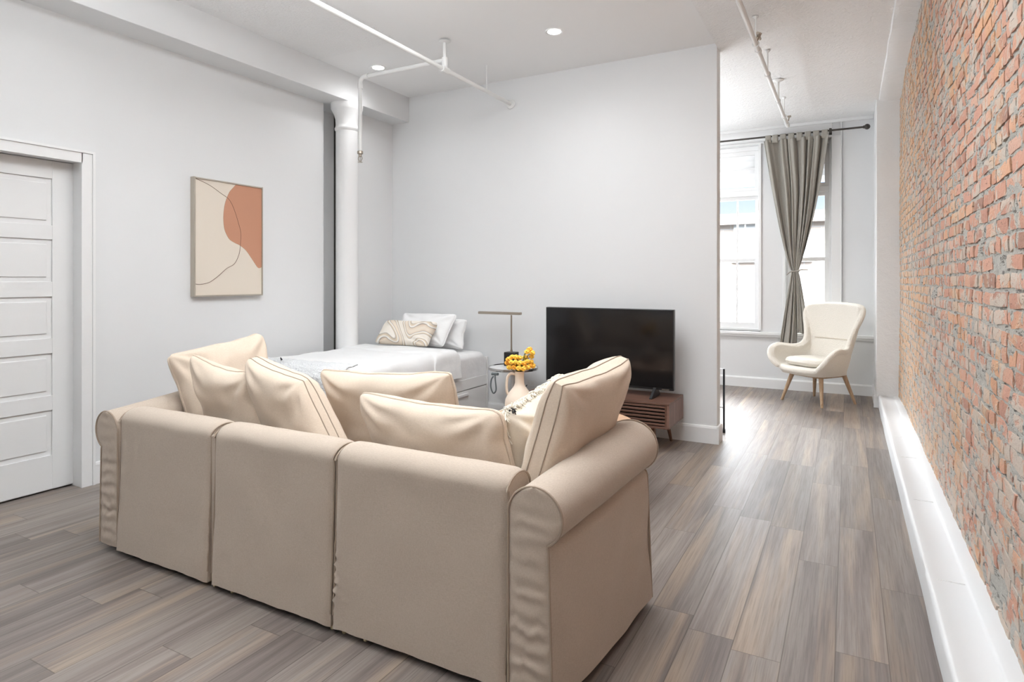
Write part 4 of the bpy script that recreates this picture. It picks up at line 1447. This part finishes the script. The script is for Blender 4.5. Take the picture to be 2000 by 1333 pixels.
# ------------------------------------------------------------------ armchair
ac = thing('armchair', 'cream boucle wing armchair on splayed oak legs by the far window', 'armchair', (-0.279, 7.18, 0), radians(-37))
Rim = [(-.235, -.300, .375), (-.325, -.315, .455), (-.372, -.265, .545), (-.365, -.16, .580), (-.325, -.03, .565), (-.285, .075, .575), (-.262, .135, .64), (-.285, .175, .76), (-.325, .205, .87), (-.335, .235, .955), (-.29, .262, 1.0), (-.15, .292, 1.015), (0, .30, 1.02)]
Bas = [(-.20, -.285, .335), (-.25, -.26, .33), (-.275, -.20, .325), (-.28, -.12, .32), (-.275, -.03, .32), (-.262, .05, .32), (-.245, .10, .32), (-.22, .135, .325), (-.19, .16, .33), (-.155, .18, .33), (-.115, .19, .33), (-.06, .20, .33), (0, .203, .33)]
rim = smoothpath(Rim, 4)
bas = smoothpath(Bas, 4)
full_r = rim + [Vector((-p_.x, p_.y, p_.z)) for p_ in rim[-2::-1]]
full_b = bas + [Vector((-p_.x, p_.y, p_.z)) for p_ in bas[-2::-1]]
NU = len(full_r) - 1


def shell(u, v):
    i = int(round(u * NU))
    p_ = full_b[i].lerp(full_r[i], v)
    c_ = sin(pi * v)
    s = abs(2 * u - 1)
    # bulge outwards for the arms, backwards for the back
    ox = (1 if p_.x > 0 else -1) * 0.03 * c_ * min(1, abs(p_.x) / 0.2) * (1 if s > 0.45 else 0.4)
    oy = 0.012 * c_ if s < 0.45 else 0
    return Vector((p_.x + ox, p_.y + oy, p_.z))


sh = MB().grid(shell, NU, 16)
me_sh = sh.build('tmp', M_BOUCLE, None)
bm = bmesh.new()
bm.from_mesh(me_sh.data)
bmesh.ops.recalc_face_normals(bm, faces=bm.faces)
bmesh.ops.solidify(bm, geom=bm.faces[:], thickness=0.045)
# rounded roll all round the rim, and the seat pan, then everything fused by remeshing
extra = MB()
extra.tube([p_ + Vector((0, 0, -0.01)) for p_ in full_r], 0.029, 10)
pan = [(-.245, .12), (-.27, 0), (-.275, -.12), (-.255, -.235), (-.19, -.295), (0, -.32), (.19, -.295), (.255, -.235), (.275, -.12), (.27, 0), (.245, .12), (.12, .20), (-.12, .20)]
extra.prism(pan, 'z', 0.30, 0.385)
extra.tube([(-.22, -.27, .355), (-.12, -.305, .35), (0, -.318, .35), (.12, -.305, .35), (.22, -.27, .355)], 0.035, 12)
tmp2 = extra.build('tmp2', M_BOUCLE, None)
bm.from_mesh(tmp2.data)
me_s = bpy.data.meshes.new('shell')
bm.to_mesh(me_s)
bm.free()
me_s.materials.append(M_BOUCLE)
bpy.data.objects.remove(me_sh)
bpy.data.objects.remove(tmp2)
so = bpy.data.objects.new('shell', me_s)
COL.objects.link(so)
so.parent = ac
rm = so.modifiers.new('fuse', 'REMESH')
rm.mode = 'VOXEL'
rm.voxel_size = 0.009
rm.use_smooth_shade = True
sm_ = so.modifiers.new('soften', 'SMOOTH')
sm_.factor = 0.6
sm_.iterations = 7
# cushion
cu = MB()
Nn = 30


def sc_fn(side):
    def f(u, v):
        a, b = 2 * u - 1, 2 * v - 1
        # squircle map
        x = a * sqrt(max(0, 1 - b * b * 0.35)) * 0.245
        y = -0.065 + b * sqrt(max(0, 1 - a * a * 0.35)) * 0.225
        body = (max(0, 1 - a ** 6) * max(0, 1 - b ** 6)) ** 0.4
        return (x, y, 0.428 + side * 0.044 * body + 0.003 * N3(x, y, side, 18))
    return f


cu.grid(sc_fn(1), Nn, Nn)
cu.grid(sc_fn(-1), Nn, Nn, flip=True)
cu.build('seat_cushion', M_BOUCLE, ac, local=True, angle=70)
cu = MB()
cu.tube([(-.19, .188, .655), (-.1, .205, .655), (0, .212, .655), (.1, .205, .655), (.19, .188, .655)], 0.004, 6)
cu.build('back_seam', plain('cream seam thread', srgb(214, 202, 184), 0.9), ac, local=True)  # seam thread a little darker than the boucle
for sx_, sy_ in ((-1, -1), (1, -1), (-1, 1), (1, 1)):
    MB().tube([(sx_ * 0.245, sy_ * 0.243, 0.0), (sx_ * 0.175, sy_ * 0.17, 0.285), (sx_ * 0.165, sy_ * 0.16, 0.325)], [0.013, 0.023, 0.024], 14).build('leg', M_OAK, ac, local=True)
st = MB()
for sx_, sy_ in ((1, 1), (1, -1)):
    st.tube([(-sx_ * 0.17, -sy_ * 0.165, 0.288), (sx_ * 0.17, sy_ * 0.165, 0.288)], 0.014, 8)
st.box((-0.18, -0.182, 0.275), (0.18, -0.158, 0.305)).box((-0.18, 0.158, 0.275), (0.18, 0.182, 0.305)).box((-0.182, -0.18, 0.275), (-0.158, 0.18, 0.305)).box((0.158, -0.18, 0.275), (0.182, 0.18, 0.305))
st.build('leg_frame', M_OAK, ac, local=True, merge=False, smooth=False)

# ------------------------------------------------------------------ curtain and rod
RY = 7.70
rod = thing('curtain_rod', 'dark metal curtain rod with round finial above the windows', 'curtain rod', (-1.2, RY, 2.925))
MB().tube([(-3.6, RY, 2.925), (0.165, RY, 2.925)], 0.0105, 14).build('pole', M_ROD, rod)
MB().sphere((0.178, RY, 2.925), 0.030, 18, 12).tube([(0.14, RY, 2.925), (0.152, RY, 2.925)], 0.016, 14).build('finial', M_ROD, rod)
for x in (-0.175, -2.1):
    MB().tube([(x, RY, 2.925), (x, WY - 0.02, 2.925)], 0.008, 10).box((x - 0.012, RY - 0.012, 2.905), (x + 0.012, RY + 0.012, 2.948)).box((x - 0.014, WY - 0.03, 2.89), (x + 0.014, WY - 0.018, 2.96)).build('bracket', M_ROD, rod, smooth=False)

cur = thing('curtain', 'grey tab top curtain tied at the waist, hanging by the armchair', 'curtain', (-0.53, RY, 0.5))
ZT, ZTIE = 2.880, 1.37


def cur_lr(z_):
    if z_ >= ZTIE:
        s = (z_ - ZTIE) / (ZT - ZTIE)
        k = s ** 0.80
        l = -0.565 + (-0.868 + 0.565) * (s ** 0.78)
        r_ = -0.498 + (-0.188 + 0.498) * (s ** 0.86)
        # slight outward belly of the gathered cloth
        r_ += 0.02 * sin(pi * s)
        return l, r_
    s = (ZTIE - z_) / (ZTIE - 0.49)
    l = -0.565 + (-0.70 + 0.565) * s ** 0.95
    r_ = -0.498 + (-0.385 + 0.498) * min(1.0, s * 1.18) ** 0.75
    return l, r_


def cur_pt(u, z_, off=0.0):
    l, r_ = cur_lr(z_)
    w = r_ - l
    gather = 1 - min(1, abs(z_ - ZTIE) / 0.35)
    A = 0.010 + 0.026 * min(1.0, w / 0.5) * (0.8 + 0.2 * sin(u * 9))
    ph = u * 2 * pi * 6.5 + 1.6 * sin(u * 7.3 + 1) + 1.1 * sin(u * 17) + 0.9 * sin(z_ * 1.3 + u * 4) + 0.6 * N3(u * 3, z_, 1, 2)
    y = RY + A * sin(ph) * (1 - 0.3 * gather) + (0.004 + 0.010 * min(1.0, w / 0.4)) * sin(ph * 2.3 + z_ * 2 + 1.3)
    x = l + w * (u + 0.012 * cos(ph))
    # right hand part rests on the sill, left hand part drops past it
    return Vector((x, y + off, z_))


def cur_fn(u, v):
    zb_ = 0.49 + 0.17 * max(0.0, min(1.0, (u - 0.60) / 0.03)) + 0.012 * sin(u * 24)
    if u > 0.6:
        zb_ = 0.66 + 0.01 * sin(u * 30) + (1 - u) * 0.05
    z_ = ZT + (zb_ - ZT) * v
    p_ = cur_pt(u, z_)
    if z_ < 0.75 and u <= 0.62:
        p_.y -= 0.035 * min(1, (0.75 - z_) / 0.2)
    return p_


cl = MB().grid(cur_fn, 230, 150)
co = cl.build('panel', M_CURT, cur, angle=80, merge=False)
sd_ = co.modifiers.new('thick', 'SOLIDIFY')
sd_.thickness = 0.003
for k in range(8):
    u = (k + 0.5) / 8
    tbm = MB()
    x = -0.868 + 0.68 * u + (0.012 if k in (0,) else 0)
    wv_ = 0.031

    def tab(s, v, x=x):
        a = v * 2 * pi
        # a flattened loop over the rod down to the heading
        yy = RY + 0.016 * sin(a)
        zz = 2.903 + 0.038 * cos(a) if cos(a) > 0 else 2.903 + 0.055 * cos(a)
        return (x - wv_ + 2 * wv_ * s, yy, zz)
    tbm.grid(tab, 4, 24)
    o = tbm.build('tab', M_CURT, cur, angle=80)
    o.modifiers.new('thick', 'SOLIDIFY').thickness = 0.003
tie = MB()
tie.tube([(-0.5315 + 0.040 * cos(a * pi / 12), RY + 0.050 * sin(a * pi / 12), ZTIE + 0.004 * sin(a)) for a in range(24)], 0.008, 8, closed=True)
tie.tube([(-0.53, RY - 0.052, ZTIE), (-0.58, RY - 0.06, ZTIE - 0.01), (-0.615, RY - 0.06, ZTIE - 0.045)], [0.007, 0.007, 0.004], 8)
tie.tube([(-0.53, RY - 0.052, ZTIE), (-0.46, RY - 0.06, ZTIE + 0.015), (-0.395, RY - 0.06, ZTIE + 0.015)], [0.007, 0.007, 0.005], 8)
tie.build('tie_band', M_CURT, cur)

# ------------------------------------------------------------------ slim rack behind the wall end
rk = thing('metal_rack', 'slim black metal rail with white shelves just showing beyond the wall end', 'rack', (-0.93, 5.42, 0))
MB().box((-0.915, 5.35, 0.0), (-0.900, 5.365, 0.53)).build('upright', M_BLKMET, rk, smooth=False, bevel=0.001)
MB().box((-1.35, 5.35, 0.0), (-1.335, 5.365, 0.53)).build('upright', M_BLKMET, rk, smooth=False, bevel=0.001)
for z_ in (0.20, 0.515):
    MB().box((-1.35, 5.365, z_), (-0.912, 5.385, z_ + 0.014)).build('shelf', M_PLATE, rk, smooth=False, bevel=0.002)
MB().box((-0.918, 5.345, 0.0), (-0.897, 5.37, 0.03)).build('foot', M_BLKMET, rk, smooth=False)
